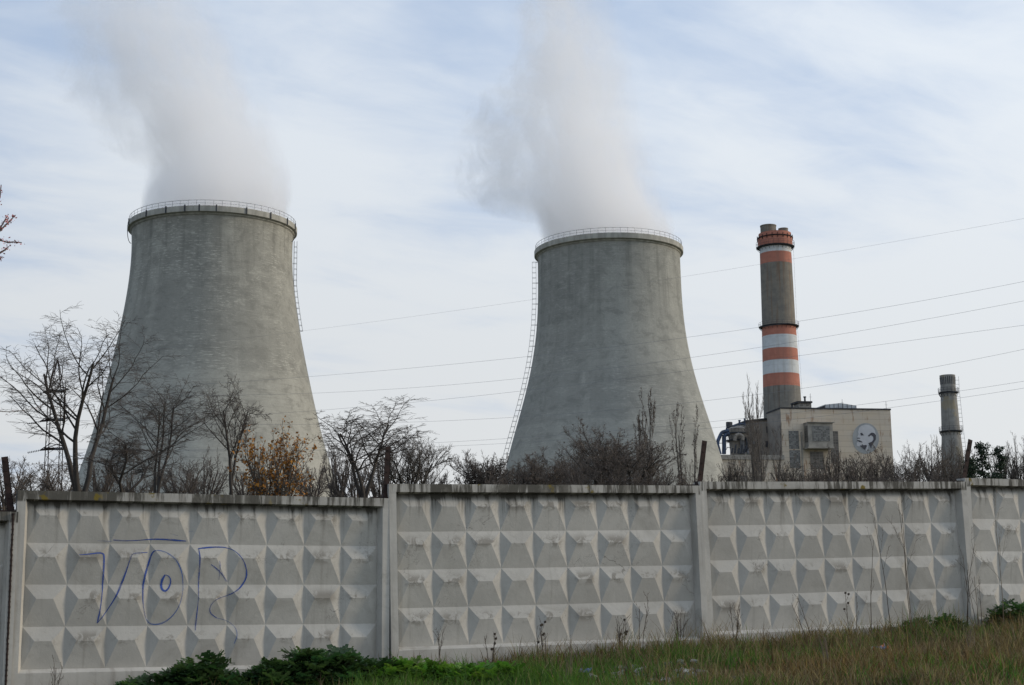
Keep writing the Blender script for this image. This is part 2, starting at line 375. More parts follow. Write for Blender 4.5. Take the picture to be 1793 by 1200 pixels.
# leaning rusty brackets bolted on the panel ends (sub-part: foot plate)
def bracket(k, u0, v0, u1, v1, foot):
    o = roots[k][0]; mi = o.matrix_world.inverted(); n_ = FN
    A = mi @ on_plane(u0, v0, FP0 - FN*.06, FN); B = mi @ on_plane(u1, v1, FP0 - FN*.06, FN)
    A.z = 0.012
    d = (B - A); L = d.length; d.normalize(); s = Vector((0, 1, 0)); r = d.cross(s).normalized()
    b = MB(); wl = .066; th = .008
    def slab(o0, a, la, bb, lb):
        c = [o0, o0 + a*la, o0 + a*la + bb*lb, o0 + bb*lb]; b.hexa(c + [q + d*L for q in c])
    slab(A - r*wl/2, r, wl, s, th); slab(A - r*wl/2, s, wl, r, th)
    for q in (.25, .5, .75, .92):
        c0 = A + d*L*q - s*.001; b.bar(c0 - s*.006, c0 + s*.004, .011, 8)
    ob = b.build('angle_bracket', M['rust'], o, True)
    f_ = MB(); f_.box((A.x - .17 if foot < 0 else A.x - .06, .03, .003), (A.x + .06 if foot < 0 else A.x + .17, .15, .016)); f_.box((A.x-.03, .05, .016), (A.x+.035, .13, .06))
    f_.build('foot_plate', M['rust'], ob, True)
bracket(-1, 19, 889, 8, 800, -1); bracket(0, 675.5, 868, 680, 782, -1); bracket(1, 1225, 848, 1234, 772, -1); bracket(2, 1688, 842, 1699.5, 770, -1)

pR = FP0 + FT*(T0 - .035) + FN*.018; zR1 = roots[-1][1] - .03; zR0 = gz(pR.x, pR.y) - .1
po = thing('rusty_rod', 'thin rusty steel rod standing in the joint at the far left of the graffiti panel', 'steel rod', (pR.x, pR.y, zR0))
b = MB(); rg = random.Random(2); zz_ = np.linspace(zR0, zR1, 40); b.tube([Vector((pR.x + rg.gauss(0, .0015), pR.y, z)) for z in zz_], .011, 6)
for z in zz_[::1]: b.bar((pR.x, pR.y, z), (pR.x, pR.y, z+.012), .015, 6)
b.build('rod', M['rust'], po)
# graffiti on panel 0 : strokes in photo pixels (zoom 5 coordinates /2.561)
def zz(l): return [(x/2.5614, 780 + y/2.5614) for x, y in l]
def smooth(pts, k=2):
    for _ in range(k):
        q = [pts[0]]
        for a, b in zip(pts[:-1], pts[1:]):
            q += [(a[0]*.75+b[0]*.25, a[1]*.75+b[1]*.25), (a[0]*.25+b[0]*.75, a[1]*.25+b[1]*.75)]
        pts = q + [pts[-1]]
    return pts
strokes = [
 (zz([(510, 424), (560, 428), (620, 426), (680, 420), (740, 421), (838, 429)]), .017, 0),
 (zz([(440, 427), (505, 430)]), .006, 1),
 (zz([(355, 491), (400, 488), (440, 482), (462, 484), (469, 496), (466, 560), (461, 650), (452, 730), (438, 798)]), .019, 0),
 (zz([(438, 798), (475, 752), (520, 680), (550, 615), (570, 555), (588, 495), (600, 484), (632, 482), (664, 480)]), .018, 0),
 (zz([(700, 470), (684, 480), (668, 530), (650, 590), (641, 650), (643, 720), (655, 775)]), .020, 0),
 (zz([(655, 775), (670, 798), (695, 805), (735, 798), (775, 768), (806, 720), (822, 660), (824, 610), (815, 560), (790, 512), (750, 480), (715, 470), (692, 474)]), .014, 1),
 (zz([(742, 580), (728, 605), (724, 640), (740, 657), (760, 640), (770, 610), (762, 588), (744, 580)]), .022, 0),
 (zz([(893, 460), (897, 500), (895, 560), (893, 640), (886, 740), (878, 830)]), .014, 0),
 (zz([(890, 463), (930, 458), (980, 455), (1020, 458), (1060, 474), (1095, 520), (1110, 568), (1104, 606), (1075, 645), (1030, 672), (985, 684), (955, 702), (940, 730), (945, 755), (975, 775)]), .015, 0),
 (zz([(975, 775), (1010, 782), (1040, 798), (1060, 820), (1066, 850), (1050, 890)]), .011, 1),
 (zz([(986, 518), (989, 545), (984, 603)]), .018, 0),
 (zz([(946, 534), (972, 552), (1000, 580), (1022, 612)]), .014, 0),
 (zz([(762, 395), (800, 405)]), .006, 1), (zz([(640, 383), (665, 382)]), .005, 1), (zz([(845, 388), (870, 384)]), .005, 1),
]
o0 = roots[0][0]; mi0 = o0.matrix_world.inverted()
gm = [MB(), MB()]; guv = [[], []]
p0w = o0.matrix_world @ Vector((0, .06, 0)); nw = (o0.matrix_world.to_3x3() @ Vector((0, 1, 0)))
for pts, wd, fa in strokes:
    L = [mi0 @ on_plane(u, v, p0w, nw) for u, v in smooth(pts)]
    P2 = [(p.x, p.z) for p in L]; S = [P2[0]]
    for a, b in zip(P2[:-1], P2[1:]):
        d = math.hypot(b[0]-a[0], b[1]-a[1]); k = max(1, int(d/.012))
        S += [(a[0]+(b[0]-a[0])*i/k, a[1]+(b[1]-a[1])*i/k) for i in range(1, k+1)]
    vs2, fs2 = [], []
    for i, (x, z) in enumerate(S):
        a = S[max(0, i-1)]; b = S[min(len(S)-1, i+1)]; dx_, dz_ = b[0]-a[0], b[1]-a[1]; l = math.hypot(dx_, dz_) or 1
        nx_, nz_ = -dz_/l, dx_/l; ww = 1.45*wd*(.8+.35*math.sin(i*.13+wd*900))*(.5+.5*min(1, i/5, (len(S)-1-i)/5))
        for q in (-.5, -.17, .17, .5):
            xx, zq = x+nx_*ww*q, z+nz_*ww*q; y = relief(xx, zq); vs2.append((xx, (y if y is not None else DEP) - .0025, zq))
    for i in range(len(S)-1):
        for q in range(3): fs2.append((4*i+q, 4*i+q+1, 4*i+5+q, 4*i+4+q)); guv[fa].extend([(q/3, 0), ((q+1)/3, 0), ((q+1)/3, 0), (q/3, 0)])
    gm[fa].add(vs2, fs2)
ga = gm[0].build('graffiti', M['blue'], o0, True); l_ = ga.data.uv_layers.new(name='w'); l_.data.foreach_set('uv', [q for p in guv[0] for q in p]); ga['label'] = 'dark blue sprayed letters V O P with a bar above'
gb = gm[1].build('graffiti', M['bluef'], o0, True); l_ = gb.data.uv_layers.new(name='w'); l_.data.foreach_set('uv', [q for p in guv[1] for q in p]); gb['label'] = 'faded thin blue spray lines completing the letters'

# ------------------------------------------------------------------ cooling towers
def prof_from(rows, uc, Yc, ztop=None):
    """rows (v, left, right) -> radius/height profile at the axis distance Yc"""
    out = []
    for v, l, r in rows:
        c = (l + r)/2; p = at(c, v, Yc); a, b = at(l, v, Yc), at(r, v, Yc)
        hw = (b - a).length/2; dist = math.hypot(p.x, p.y); out.append((hw*math.cos(math.atan(hw/dist)), p.z))
    return out
def cooling_tower(name, lab, rows, rim, uc, Yc, matl, lad_ang, lad_v, brk):
    pc = at(uc, 600, Yc); cx, cyy = pc.x, Yc
    pr = prof_from(rows, uc, Yc)
    zr = rim_z = at(uc, rim[0], Yc).z; rr = prof_from([(rim[0], rim[1], rim[2])], uc, Yc)[0][0]
    base = gz(cx, cyy); root = thing(name, lab, 'cooling tower', (cx, cyy, base), 'hyperboloid cooling towers')
    zs = np.array([p[1] for p in pr])[::-1]; rs = np.array([p[0] for p in pr])[::-1]
    # smooth polynomial through the measured radii, extended down to the ground
    cf = np.polyfit(zs, rs, 4); low = float(zs[0]); sl = np.polyval(np.polyder(cf), low)
    def rad(z): return float(np.polyval(cf, z)) if z >= low else float(np.polyval(cf, low) + sl*(z - low))
    zt = rim_z - 1.12
    hs = np.linspace(base - .5, zt, 64); n = 144; v = []; uv = []
    me = bpy.data.meshes.new('shell'); f = []; TH = .45
    for h in hs:
        for i in range(n): t = 2*math.pi*i/n; r = rad(h); v.append((r*math.cos(t), r*math.sin(t), h - base))
    for j in range(len(hs)-1):
        for i in range(n):
            f.append((j*n+i, j*n+(i+1) % n, (j+1)*n+(i+1) % n, (j+1)*n+i))
            Rm = 15.0
            a, b = 2*math.pi*i/n*Rm, 2*math.pi*(i+1)/n*Rm
            uv += [(a, hs[j]), (b, hs[j]), (b, hs[j+1]), (a, hs[j+1])]
    k = len(v)
    for h in hs[::4]:
        for i in range(n): t = 2*math.pi*i/n; r = rad(h) - TH; v.append((r*math.cos(t), r*math.sin(t), h - base))
    mm = len(hs[::4])
    for j in range(mm-1):
        for i in range(n):
            f.append((k+(j+1)*n+i, k+(j+1)*n+(i+1) % n, k+j*n+(i+1) % n, k+j*n+i)); uv += [(0, 0)]*4
    me.from_pydata(v, [], f); l = me.uv_layers.new(name='wrap'); l.data.foreach_set('uv', [q for p in uv for q in p])
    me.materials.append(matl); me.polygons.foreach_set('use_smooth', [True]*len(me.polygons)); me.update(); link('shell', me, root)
    r0 = rad(zt); c = (cx, cyy, 0)
    b = MB(); b.lathe(c, [(r0-.5, zt), (r0+.02, zt-.32), (r0+.20, zt-.16), (r0+.22, zt-.02), (rr-.06, zt+.10), (rr, zt+.16), (rr, rim_z-.1), (rr-.05, rim_z), (r0-.6, rim_z), (r0-.6, zt)], 144, closed=False)
    b.build('cornice', M['corn'], root)
    b = MB()
    for hh, tr in ((.45, .022), (.95, .035)):
        pts = [(cx+(rr-.25)*math.cos(t), cyy+(rr-.25)*math.sin(t), rim_z+hh) for t in [2*math.pi*i/96 for i in range(97)]]
        b.tube(pts, tr, 4)
    for i in range(64):
        t = 2*math.pi*i/64; x, y = cx+(rr-.25)*math.cos(t), cyy+(rr-.25)*math.sin(t); b.bar((x, y, rim_z-.02), (x, y, rim_z+.97), .03, 4)
    b.build('railing', M['steel'], root)
    for a in brk:     # steel davits bolted over the cornice, curving back to the shell underneath
        t = R(a); e = Vector((math.cos(t), math.sin(t), 0)); s = Vector((-e.y, e.x, 0)); C0 = Vector((cx, cyy, 0)); b = MB()
        p = C0 + e*(rr+.02); b.hexa([p - s*.11 + Vector((0, 0, zt+.1)), p + s*.11 + Vector((0, 0, zt+.1)), p + s*.11 + e*.12 + Vector((0, 0, zt+.1)), p - s*.11 + e*.12 + Vector((0, 0, zt+.1)),
                                     p - s*.11 + Vector((0, 0, rim_z+.12)), p + s*.11 + Vector((0, 0, rim_z+.12)), p + s*.11 + e*.12 + Vector((0, 0, rim_z+.12)), p - s*.11 + e*.12 + Vector((0, 0, rim_z+.12))])
        arc = [C0 + e*(rr + .10 - (rr+.1-r0-.05)*(1-math.cos(q))) + Vector((0, 0, zt+.3 - 2.3*math.sin(q))) for q in [i*math.pi/2/7 for i in range(8)]]
        if a in (187, 355): b.tube(arc, .06, 5)
        b.build('davit', M['dsteel'], root)
    # caged ladder following the shell
    b = MB(); z1 = at(uc, lad_v[0], Yc).z; z0 = at(uc, lad_v[1], Yc).z; o1, o2 = (.12, .62) if lad_ang < 90 else (.35, 1.05); t = R(lad_ang); e = Vector((math.cos(t), math.sin(t), 0)); s = Vector((-e.y, e.x, 0)); C0 = Vector((cx, cyy, 0))
    def P(z, off, q): return C0 + e*(max(rad(min(z, zt)) + off, (r0 + .1 + off) if lad_ang < 90 else 0)) + s*q + Vector((0, 0, z))
    zq = np.arange(z0, z1, 1.0)
    for q in (-.28, .28): b.tube([P(z, o1, q) for z in zq], .035, 4)
    for q in (-.25, .25): b.tube([P(z, o2, q) for z in zq], .025, 4)
    for z in np.arange(z0, z1 - .5, .5): b.bar(P(z, o1, -.28), P(z, o1, .28), .02, 4)
    for z in np.arange(z0, z1 - .9, 1.0):
        b.tube([P(z, o1, -.28), P(z, o2*.8, -.38), P(z, o2, -.25), P(z, o2, .25), P(z, o2*.8, .38), P(z, o1, .28)], .03, 4)
    for z in np.arange(z0, z1 - .9, 4.0): b.bar(P(z, -.05, -.28), P(z, .4, -.28), .04, 4); b.bar(P(z, -.05, .28), P(z, .4, .28), .04, 4)
    b.build('caged_ladder', M['ladder'], root)
    return dict(c=(cx, cyy), rim=rim_z, r=r0, root=root, base=base)
rows1 = [(425, 237, 514), (500, 231.5, 515), (550, 220, 518.5), (600, 209, 527.5), (650, 198, 537.5), (700, 187, 547.5), (750, 172.5, 560), (800, 156, 575), (830, 147, 583)]
rows2 = [(463, 936.5, 1185.4), (500, 937, 1187.5), (547, 938, 1191.7), (588, 935.4, 1199), (630, 931, 1206), (672, 924, 1218.7), (713, 913, 1233), (755, 903, 1246), (797, 891, 1260), (822, 886, 1268)]
zlow1 = at(373, 655, 250).z
M['t1'] = tower_mat('tower_concrete_patched', (.345, .34, .298), (.45, .442, .385), (.27, .268, .238), zlow1, 1.0,
   [(75.2, 79.6, at(373, 503, 250).z, 80, .28), (60, 66.0, 44, 80, -.08), (66, 75.2, at(373, 640, 250).z, at(373, 470, 250).z, -.10)], 2.0)
M['t2'] = tower_mat('tower_concrete_smooth', (.322, .325, .292), (.415, .412, .368), (.262, .265, .242), at(1070, 790, 275).z, .45,
   [(58, 64, at(1070, 700, 275).z, at(1070, 655, 275).z, .12), (72, 76, at(1070, 760, 275).z, at(1070, 700, 275).z, .1)], 11.0)
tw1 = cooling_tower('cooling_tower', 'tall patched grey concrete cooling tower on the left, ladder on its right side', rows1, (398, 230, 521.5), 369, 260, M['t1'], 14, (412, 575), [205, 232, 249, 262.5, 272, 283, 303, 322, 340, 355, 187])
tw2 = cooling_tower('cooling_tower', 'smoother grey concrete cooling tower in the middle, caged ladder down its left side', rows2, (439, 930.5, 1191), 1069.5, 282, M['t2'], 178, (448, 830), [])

# ------------------------------------------------------------------ steam
def steam(name, lab, tw, top, ctr, rad_, w_ctr, w_rad, dens, wd, seed):
    """ctr/rad_: lists (h, x-offset) (h, r) of the main column; w_*: torn thin veil on the lee side"""
    cx, cyy = tw['c']; z0 = tw['rim'] - 2.5
    def ip(l, h): return float(np.interp(h, [a for a, _ in l], [b for _, b in l]))
    root_loc = Vector((cx, cyy, z0)); rg = random.Random(seed)
    hs = np.linspace(0, top, 26); n = 40; v = []; f = []
    for j, h in enumerate(hs):
        if h < 2.6: xl, xr, ry = -tw['r']+.9, tw['r']-.9, tw['r']-.9
        else:
            c, r = ip(ctr, h), ip(rad_, h)*1.12; xl, xr = c - r, c + r; ry = r
            if ip(w_rad, h) > .5: xl = min(xl, ip(w_ctr, h) - ip(w_rad, h)*1.1)
        sh = 1.0 if h < top*.9 else .8
        for i in range(n):
            t = 2*math.pi*i/n; lump = 1 + (.035*math.sin(3*t + h*.3 + seed) + .03*math.sin(5*t - h*.5) if h > 4 else 0)
            v.append(((xl+xr)/2 + (xr-xl)/2*math.cos(t)*lump*sh, ry*math.sin(t)*lump*sh, h))
    for j in range(len(hs)-1):
        for i in range(n): f.append((j*n+i, j*n+(i+1) % n, (j+1)*n+(i+1) % n, (j+1)*n+i))
    f.append(tuple(range(n))[::-1]); f.append(tuple(range((len(hs)-1)*n, len(hs)*n)))
    me = bpy.data.meshes.new(name); me.from_pydata(v, [], f)
    m = bpy.data.materials.new('steam'); m.use_nodes = True; m.node_tree.nodes.clear(); k = NT(m.node_tree)
    oc = k.n('ShaderNodeTexCoord').outputs['Object']; x, y, z = k.sep(oc)
    def curve(l, mx, lo=0.0):
        c = k.n('ShaderNodeFloatCurve'); k.set(c, 'Value', k.m('DIVIDE', z, mx)); cu = c.mapping.curves[0]
        s = 1.0/40.0
        pts = [(h/mx, .5 + b*s/2) for h, b in l]
        cu.points[0].location = pts[0]; cu.points[1].location = pts[-1]
        for p in pts[1:-1]: cu.points.new(*p)
        c.mapping.update(); return k.m('MULTIPLY', k.m('SUBTRACT', c.outputs[0], .5), 80.0)
    C1, R1 = curve(ctr, top), curve(rad_, top); C2, R2 = curve(w_ctr, top), curve(w_rad, top)
    lx = k.m('SUBTRACT', x, C1)
    pn = k.comb(k.m('MULTIPLY', lx, .11), k.m('MULTIPLY', y, .11), k.m('SUBTRACT', k.m('MULTIPLY', z, .055), seed*3.0))
    nz = k.noise(pn, 1.0, 4, .55, .6); nf = k.noise(pn, 3.2, 4, .6, .5)
    nn = k.m('ADD', k.m('MULTIPLY', k.m('SUBTRACT', nz, .5), 1.0), k.m('MULTIPLY', k.m('SUBTRACT', nf, .5), .45))
    hn = k.m('DIVIDE', z, top)
    amp = k.mr(z, 2, 16, .25, 1.5)
    d1 = k.m('DIVIDE', k.m('SQRT', k.m('ADD', k.m('MULTIPLY', lx, lx), k.m('MULTIPLY', y, y))), R1)
    core = k.mr(k.m('ADD', d1, k.m('MULTIPLY', nn, amp)), .98, k.mr(z, 3, 18, .90, .50)); core = k.m('MULTIPLY', core, k.mr(nf, .35, .65, .35, 1.7))
    fade = k.mr(z, 4, top*.72, dens[0], dens[1]); fade = k.m('MULTIPLY', fade, k.mr(z, top*.72, top*.98, 1, 0))
    lx2 = k.m('SUBTRACT', x, C2)
    d2 = k.m('DIVIDE', k.m('SQRT', k.m('ADD', k.m('MULTIPLY', lx2, lx2), k.m('MULTIPLY', y, y))), k.m('MAXIMUM', R2, .1))
    nw_ = k.noise(k.comb(k.m('MULTIPLY', x, .16), k.m('MULTIPLY', y, .16), k.m('MULTIPLY', z, .13)), 1.0, 6, .62, 1.2)
    veil = k.mr(k.m('ADD', d2, k.m('MULTIPLY', k.m('SUBTRACT', nw_, .5), 4.2)), .82, .25)
    veil = k.m('MULTIPLY', veil, k.m('MULTIPLY', k.mr(d2, .7, .98, 1, 0), wd))
    edge = k.mr(d1, .95, 1.1, 1, 0)
    D = k.m('ADD', k.m('MULTIPLY', k.m('MULTIPLY', core, edge), fade), veil)
    pv = k.n('ShaderNodeVolumePrincipled', {'Color': (.995, .993, .993), 'Density': D, 'Anisotropy': .25})
    k.n('ShaderNodeOutputMaterial', {'Volume': pv.outputs[0]})
    m.cycles.volume_step_rate = .35
    me.materials.append(m); o = link(name, me); o.location = root_loc
    tag(o, lab, 'steam', 'steam plumes over the cooling towers'); return o
def hh(tw, v, uc): return at(uc, v, tw['c'][1]).z - (tw['rim'] - 2.5)
def xx(tw, v, u): return at(u, v, tw['c'][1]).x - tw['c'][0]
k1 = tw1['c'][1]/F
def plume(tw, uc, core, veil, topv):
    C = [(0, 0.0), (4.0, 0.0)] + [(hh(tw, v, uc), xx(tw, v, (l+r)/2)) for v, l, r in core]; Rr = [(0, tw['r']-.3), (4.0, tw['r']-.3)] + [(hh(tw, v, uc), (r-l)/2*k1*1.03) for v, l, r in core]
    WC = [(0, 0.0)] + [(hh(tw, v, uc), xx(tw, v, (l+r)/2)) for v, l, r in veil]; WR = [(0, 0.0)] + [(hh(tw, v, uc), (r-l)/2*k1) for v, l, r in veil]
    return C, Rr, WC, WR, hh(tw, topv, uc)
c_, r_, wc_, wr_, tp = plume(tw1, 369, [(300, 240, 514), (230, 226, 494), (160, 208, 462), (80, 188, 426), (0, 168, 386), (-120, 125, 325), (-260, 70, 260)],
    [(330, 300, 330), (240, 140, 360), (160, 75, 350), (80, 60, 380), (0, 60, 360), (-120, 60, 270), (-260, 0, 200)], -260)
steam('steam_plume', 'white steam leaning left out of the left cooling tower', tw1, tp, c_, r_, wc_, wr_, (.17, .024), .040, 1.3)
c_, r_, wc_, wr_, tp = plume(tw2, 1069.5, [(340, 905, 1180), (280, 892, 1165), (200, 885, 1135), (120, 890, 1125), (50, 885, 1115), (-60, 860, 1080), (-240, 800, 1040)],
    [(395, 930, 1050), (340, 775, 1040), (270, 760, 1010), (200, 780, 1000), (120, 860, 1080), (50, 880, 1080), (-60, 860, 1040), (-240, 800, 1000)], -240)
steam('steam_plume', 'ragged steam cloud drifting up and left from the middle cooling tower', tw2, tp, c_, r_, wc_, wr_, (.17, .018), .070, 4.1)

# ------------------------------------------------------------------ chimneys
def chim_mat(name, c, c2, streak, seed):
    m, n = mat(name, .85, .2); x, y, z = n.sep(n.oc)
    st = n.noise(n.comb(n.m('MULTIPLY', x, 1.6), n.m('MULTIPLY', y, 1.6), n.m('MULTIPLY', z, .05)), 1.0, 5, .6)
    g = n.noise(n.oc, .6, 6, .65); col = n.mix(n.mr(g, .35, .65), c2, c)
    col = n.mix(n.mr(st, .5, .7, 0, .55), col, streak)
    ln = n.m('LESS_THAN', n.m('FRACT', n.m('DIVIDE', z, 2.5)), .05); col = n.mix(n.m('MULTIPLY', ln, .25), col, tuple(q*.5 for q in c))
    n.set(n.b, 'Base Color', col); return m
M['cgrey'] = chim_mat('chimney_concrete', (.215, .205, .18), (.165, .16, .145), (.10, .065, .04), 1)
M['corange'] = chim_mat('faded_salmon_paint', (.44, .185, .13), (.38, .155, .11), (.30, .15, .11), 2)
M['cwhite'] = chim_mat('faded_white_paint', (.58, .60, .60), (.50, .52, .52), (.42, .41, .38), 3)
M['crust'] = chim_mat('rust_streaked_chimney', (.21, .19, .155), (.16, .15, .13), (.17, .085, .04), 4)
YC = 400.0
def cz(v, u=1365): return at(u, v, YC).z
def cr(px): return px*YC/F/2
cc = at(1365, 600, YC); cb = gz(cc.x, YC)
root = thing('striped_chimney', 'tall red and white banded power station chimney with two flues on top', 'chimney', (cc.x, YC, cb))
vs_ = [(715, 66.5), (679, 65.2), (657, 64), (634, 63), (613, 62), (590, 61), (573, 60)]; b = MB()
pro = [(cr(74), cb), (cr(66.5), cz(715))] + [(cr(w_), cz(v)) for v, w_ in vs_[1:]] + [(cr(59), cz(570)), (cr(56.5), cz(470)), (cr(56.5), cz(464)), (cr(56), cz(445)), (cr(57), cz(430))]
b.lathe((cc.x, YC, 0), pro, 64, [0, 0, 1, 2, 1, 2, 1, 3, 3, 3, 1, 2])
b.build('shaft', [M['cgrey'], M['corange'], M['cwhite'], M['crust']], root, smooth=True)
b = MB(); b.lathe((cc.x, YC, 0), [(cr(57), cz(434)), (cr(61), cz(432)), (cr(62), cz(418)), (cr(58), cz(417)), (cr(58), cz(410)), (cr(30), cz(410))], 64)
b.build('crown', M['corange'], root)
def platform(root, c, z, r, wd, rail=1.1, n=24):
    b = MB(); b.lathe((c[0], c[1], 0), [(r-.1, z-.25), (r+wd*.55, z-.2), (r+wd, z+.02), (r+wd, z+.1), (r-.1, z+.1)], 40)
    for h in (.55, 1.1): b.tube([(c[0]+(r+wd)*math.cos(t), c[1]+(r+wd)*math.sin(t), z+h*rail/1.1) for t in [2*math.pi*i/n for i in range(n+1)]], .03, 4)
    for i in range(n):
        t = 2*math.pi*i/n; x, y = c[0]+(r+wd)*math.cos(t), c[1]+(r+wd)*math.sin(t); b.bar((x, y, z), (x, y, z+rail), .035, 4)
        x2, y2 = c[0]+r*math.cos(t), c[1]+r*math.sin(t); b.bar((x2, y2, z-.9), (x, y, z-.1), .05, 4)
    return b.build('platform', M['dsteel'], root)
platform(root, (cc.x, YC), cz(434), cr(58), .75, 1.4); platform(root, (cc.x, YC), cz(573), cr(60), .8); 
b = MB(); b.lathe((cc.x, YC, 0), [(cr(61.5), cz(418)-.15), (cr(64.5), cz(418)-.1), (cr(64.5), cz(418)+.15), (cr(60), cz(418)+.2)], 48)
for i in range(20):
    t = 2*math.pi*i/20; b.box((cc.x+cr(63)*math.cos(t)-.12, YC+cr(63)*math.sin(t)-.06, cz(422)), (cc.x+cr(63)*math.cos(t)+.06, YC+cr(63)*math.sin(t)+.06, cz(414)))
b.build('upper_ring', M['rust'], root)
for (u, w_, vt) in ((1344, 28, 397.5), (1370, 17, 402.5)):
    p = at(u, 405, YC); b = MB(); r = cr(w_); zt = at(u, vt, YC).z
    b.lathe((p.x, YC-1.2, 0), [(r, cz(412)), (r, zt-.3), (r*1.04, zt-.25), (r*1.04, zt), (r*.88, zt), (r*.88, cz(412))], 32); b.build('flue', M['crust'], root, smooth=False)
b = MB()
for q in (-.25, .25):
    b.tube([(cc.x+cr(44)*1.0+q, YC-cr(46)-.3, z) for z in np.linspace(cz(715), cz(434), 20)], .05, 4)
b = MB()
zq = np.linspace(cz(690), cz(436), 110); t = R(-12)
for z in zq:
    r = np.interp(z, [p[1] for p in pro][:9], [p[0] for p in pro][:9]) + .35
    p = Vector((cc.x + r*math.cos(t), YC + r*math.sin(t), z)); s = Vector((-math.sin(t), math.cos(t), 0)); b.bar(p - s*.3, p + s*.3, .05, 4)
b.build('ladder', M['dsteel'], root)
# small plain stack at the right
YS = 330.0; sc_ = at(1664, 740, YS); sb = gz(sc_.x, YS)
def sz(v): return at(1664, v, YS).z
def sr(px): return px*YS/F/2
root = thing('concrete_chimney', 'short plain grey concrete stack with two dark platforms at far right', 'chimney', (sc_.x, YS, sb))
m, n = mat('stack_concrete', .9, .2); x, y, z = n.sep(n.oc)
st = n.noise(n.comb(n.m('MULTIPLY', x, 2.2), n.m('MULTIPLY', y, 2.2), n.m('MULTIPLY', z, .07)), 1.0, 5, .6)
c = n.mix(n.mr(n.noise(n.oc, .8, 6, .65), .35, .65), (.20, .195, .18), (.27, .265, .245)); c = n.mix(n.mr(st, .48, .68, 0, .5), c, (.13, .12, .105))
c = n.mix(n.mr(n.noise(n.oc, .35, 3, .5), .58, .64, 0, .5), c, (.30, .25, .15)); n.set(n.b, 'Base Color', c); M['stack'] = m
b = MB(); b.lathe((sc_.x, YS, 0), [(sr(42), sb), (sr(37.5), sz(800)), (sr(32), sz(757)), (sr(28), sz(700)), (sr(26.5), sz(685)), (sr(26), sz(673)), (sr(26.8), sz(660)), (sr(27), sz(657.5)), (sr(22), sz(657.5)), (sr(22), sz(690))], 48)
b.build('shaft', M['stack'], root, smooth=False)
for v in (688, 756): platform(root, (sc_.x, YS), sz(v), sr(27.5 if v < 700 else 32.5), .45, 1.0, 16)
b = MB()
for i in range(24):     # dark flutes round the head
    t = 2*math.pi*i/24; r0, r1 = sr(26.3)+.02, sr(27.1)+.02
    b.hexa([(sc_.x+r*math.cos(q), YS+r*math.sin(q), z) for z, ra in ((sz(674), sr(26.1)), (sz(661), sr(26.9))) for r, q in ((ra-.05, t-.05), (ra+.03, t-.05), (ra+.03, t+.05), (ra-.05, t+.05))])
b.build('head_flute', M['dsteel'], root)
b = MB(); t = R(-8)
for z in np.arange(sz(790), sz(660), .9):
    r = np.interp(z, [sz(800), sz(757), sz(685), sz(657)], [sr(37.5), sr(32), sr(26.5), sr(27)]); e = Vector((math.cos(t), math.sin(t), 0)); p = Vector((sc_.x, YS, z)); b.bar(p + e*r, p + e*(r+.75), .035, 4)
b.tube([Vector((sc_.x, YS, z)) + Vector((math.cos(t), math.sin(t), 0))*(np.interp(z, [sz(800), sz(757), sz(685), sz(657)], [sr(37.5), sr(32), sr(26.5), sr(27)])+.7) for z in np.linspace(sz(790), sz(660), 12)], .03, 4)
b.build('ladder', M['dsteel'], root)

# ------------------------------------------------------------------ boiler house
m, n = mat('beige_facade_panels', .88, .2)
fx, fy, fz = n.sep(n.n('ShaderNodeUVMap', uv_map='wall').outputs[0])
row = n.m('FLOOR', n.m('DIVIDE', fz if False else fy, 1.28)); colm = n.m('FLOOR', n.m('DIVIDE', fx, 6.1))
wn = n.n('ShaderNodeTexWhiteNoise', {'Vector': n.comb(colm, row, 2.0)}, noise_dimensions='3D').outputs['Value']
c = n.mix(wn, (.50, .42, .32), (.57, .50, .40)); c = n.mix(n.mr(n.noise(n.comb(fx, fy, 0.0), .3, 5, .6), .35, .65, 0, .5), c, (.50, .46, .40))
jo = n.m('LESS_THAN', n.m('FRACT', n.m('DIVIDE', fy, 1.28)), .06); c = n.mix(n.m('MULTIPLY', jo, .45), c, (.20, .16, .12))
ru = n.noise(n.comb(n.m('MULTIPLY', fx, 1.3), n.m('MULTIPLY', fy, .16), 4.0), 1.0, 5, .7); c = n.mix(n.m('MULTIPLY', n.mr(ru, .52, .64), n.mr(n.noise(n.comb(fx, fy, 9.0), .22, 3), .42, .58, 0.1, .9)), c, (.25, .14, .08))
n.set(n.b, 'Base Color', c); M['facade'] = m
M['plaster'] = simple('grey_plaster', (.30, .27, .23), (.22, .20, .175), .35, .9)
M['gconc'] = simple('grey_bay_concrete', (.33, .31, .27), (.24, .225, .20), .8, .9)
M['roofdk'] = simple('dark_roofing', (.05, .05, .055), (.03, .03, .03), 1, .8)
def block_mat(name, c1_, c2_, cell):
    m, n = mat(name, .35, .5); x, y, z = n.sep(n.n('ShaderNodeUVMap', uv_map='wall').outputs[0])
    i, j = n.m('FLOOR', n.m('DIVIDE', x, cell)), n.m('FLOOR', n.m('DIVIDE', y, cell*.75))
    wn = n.n('ShaderNodeTexWhiteNoise', {'Vector': n.comb(i, j, 1.0)}, noise_dimensions='3D').outputs['Value']
    big = n.noise(n.comb(n.m('MULTIPLY', x, .25), y, 0.0), .9, 4, .7)
    c = n.mix(n.mr(n.m('ADD', n.m('MULTIPLY', wn, .5), n.m('MULTIPLY', big, .7)), .35, .95), c1_, c2_)
    l = n.m('MAXIMUM', n.m('LESS_THAN', n.m('FRACT', n.m('DIVIDE', x, cell)), .14), n.m('LESS_THAN', n.m('FRACT', n.m('DIVIDE', y, cell*.75)), .18))
    c = n.mix(n.m('MULTIPLY', l, .75), c, (.16, .15, .13)); n.set(n.b, 'Base Color', c); return m
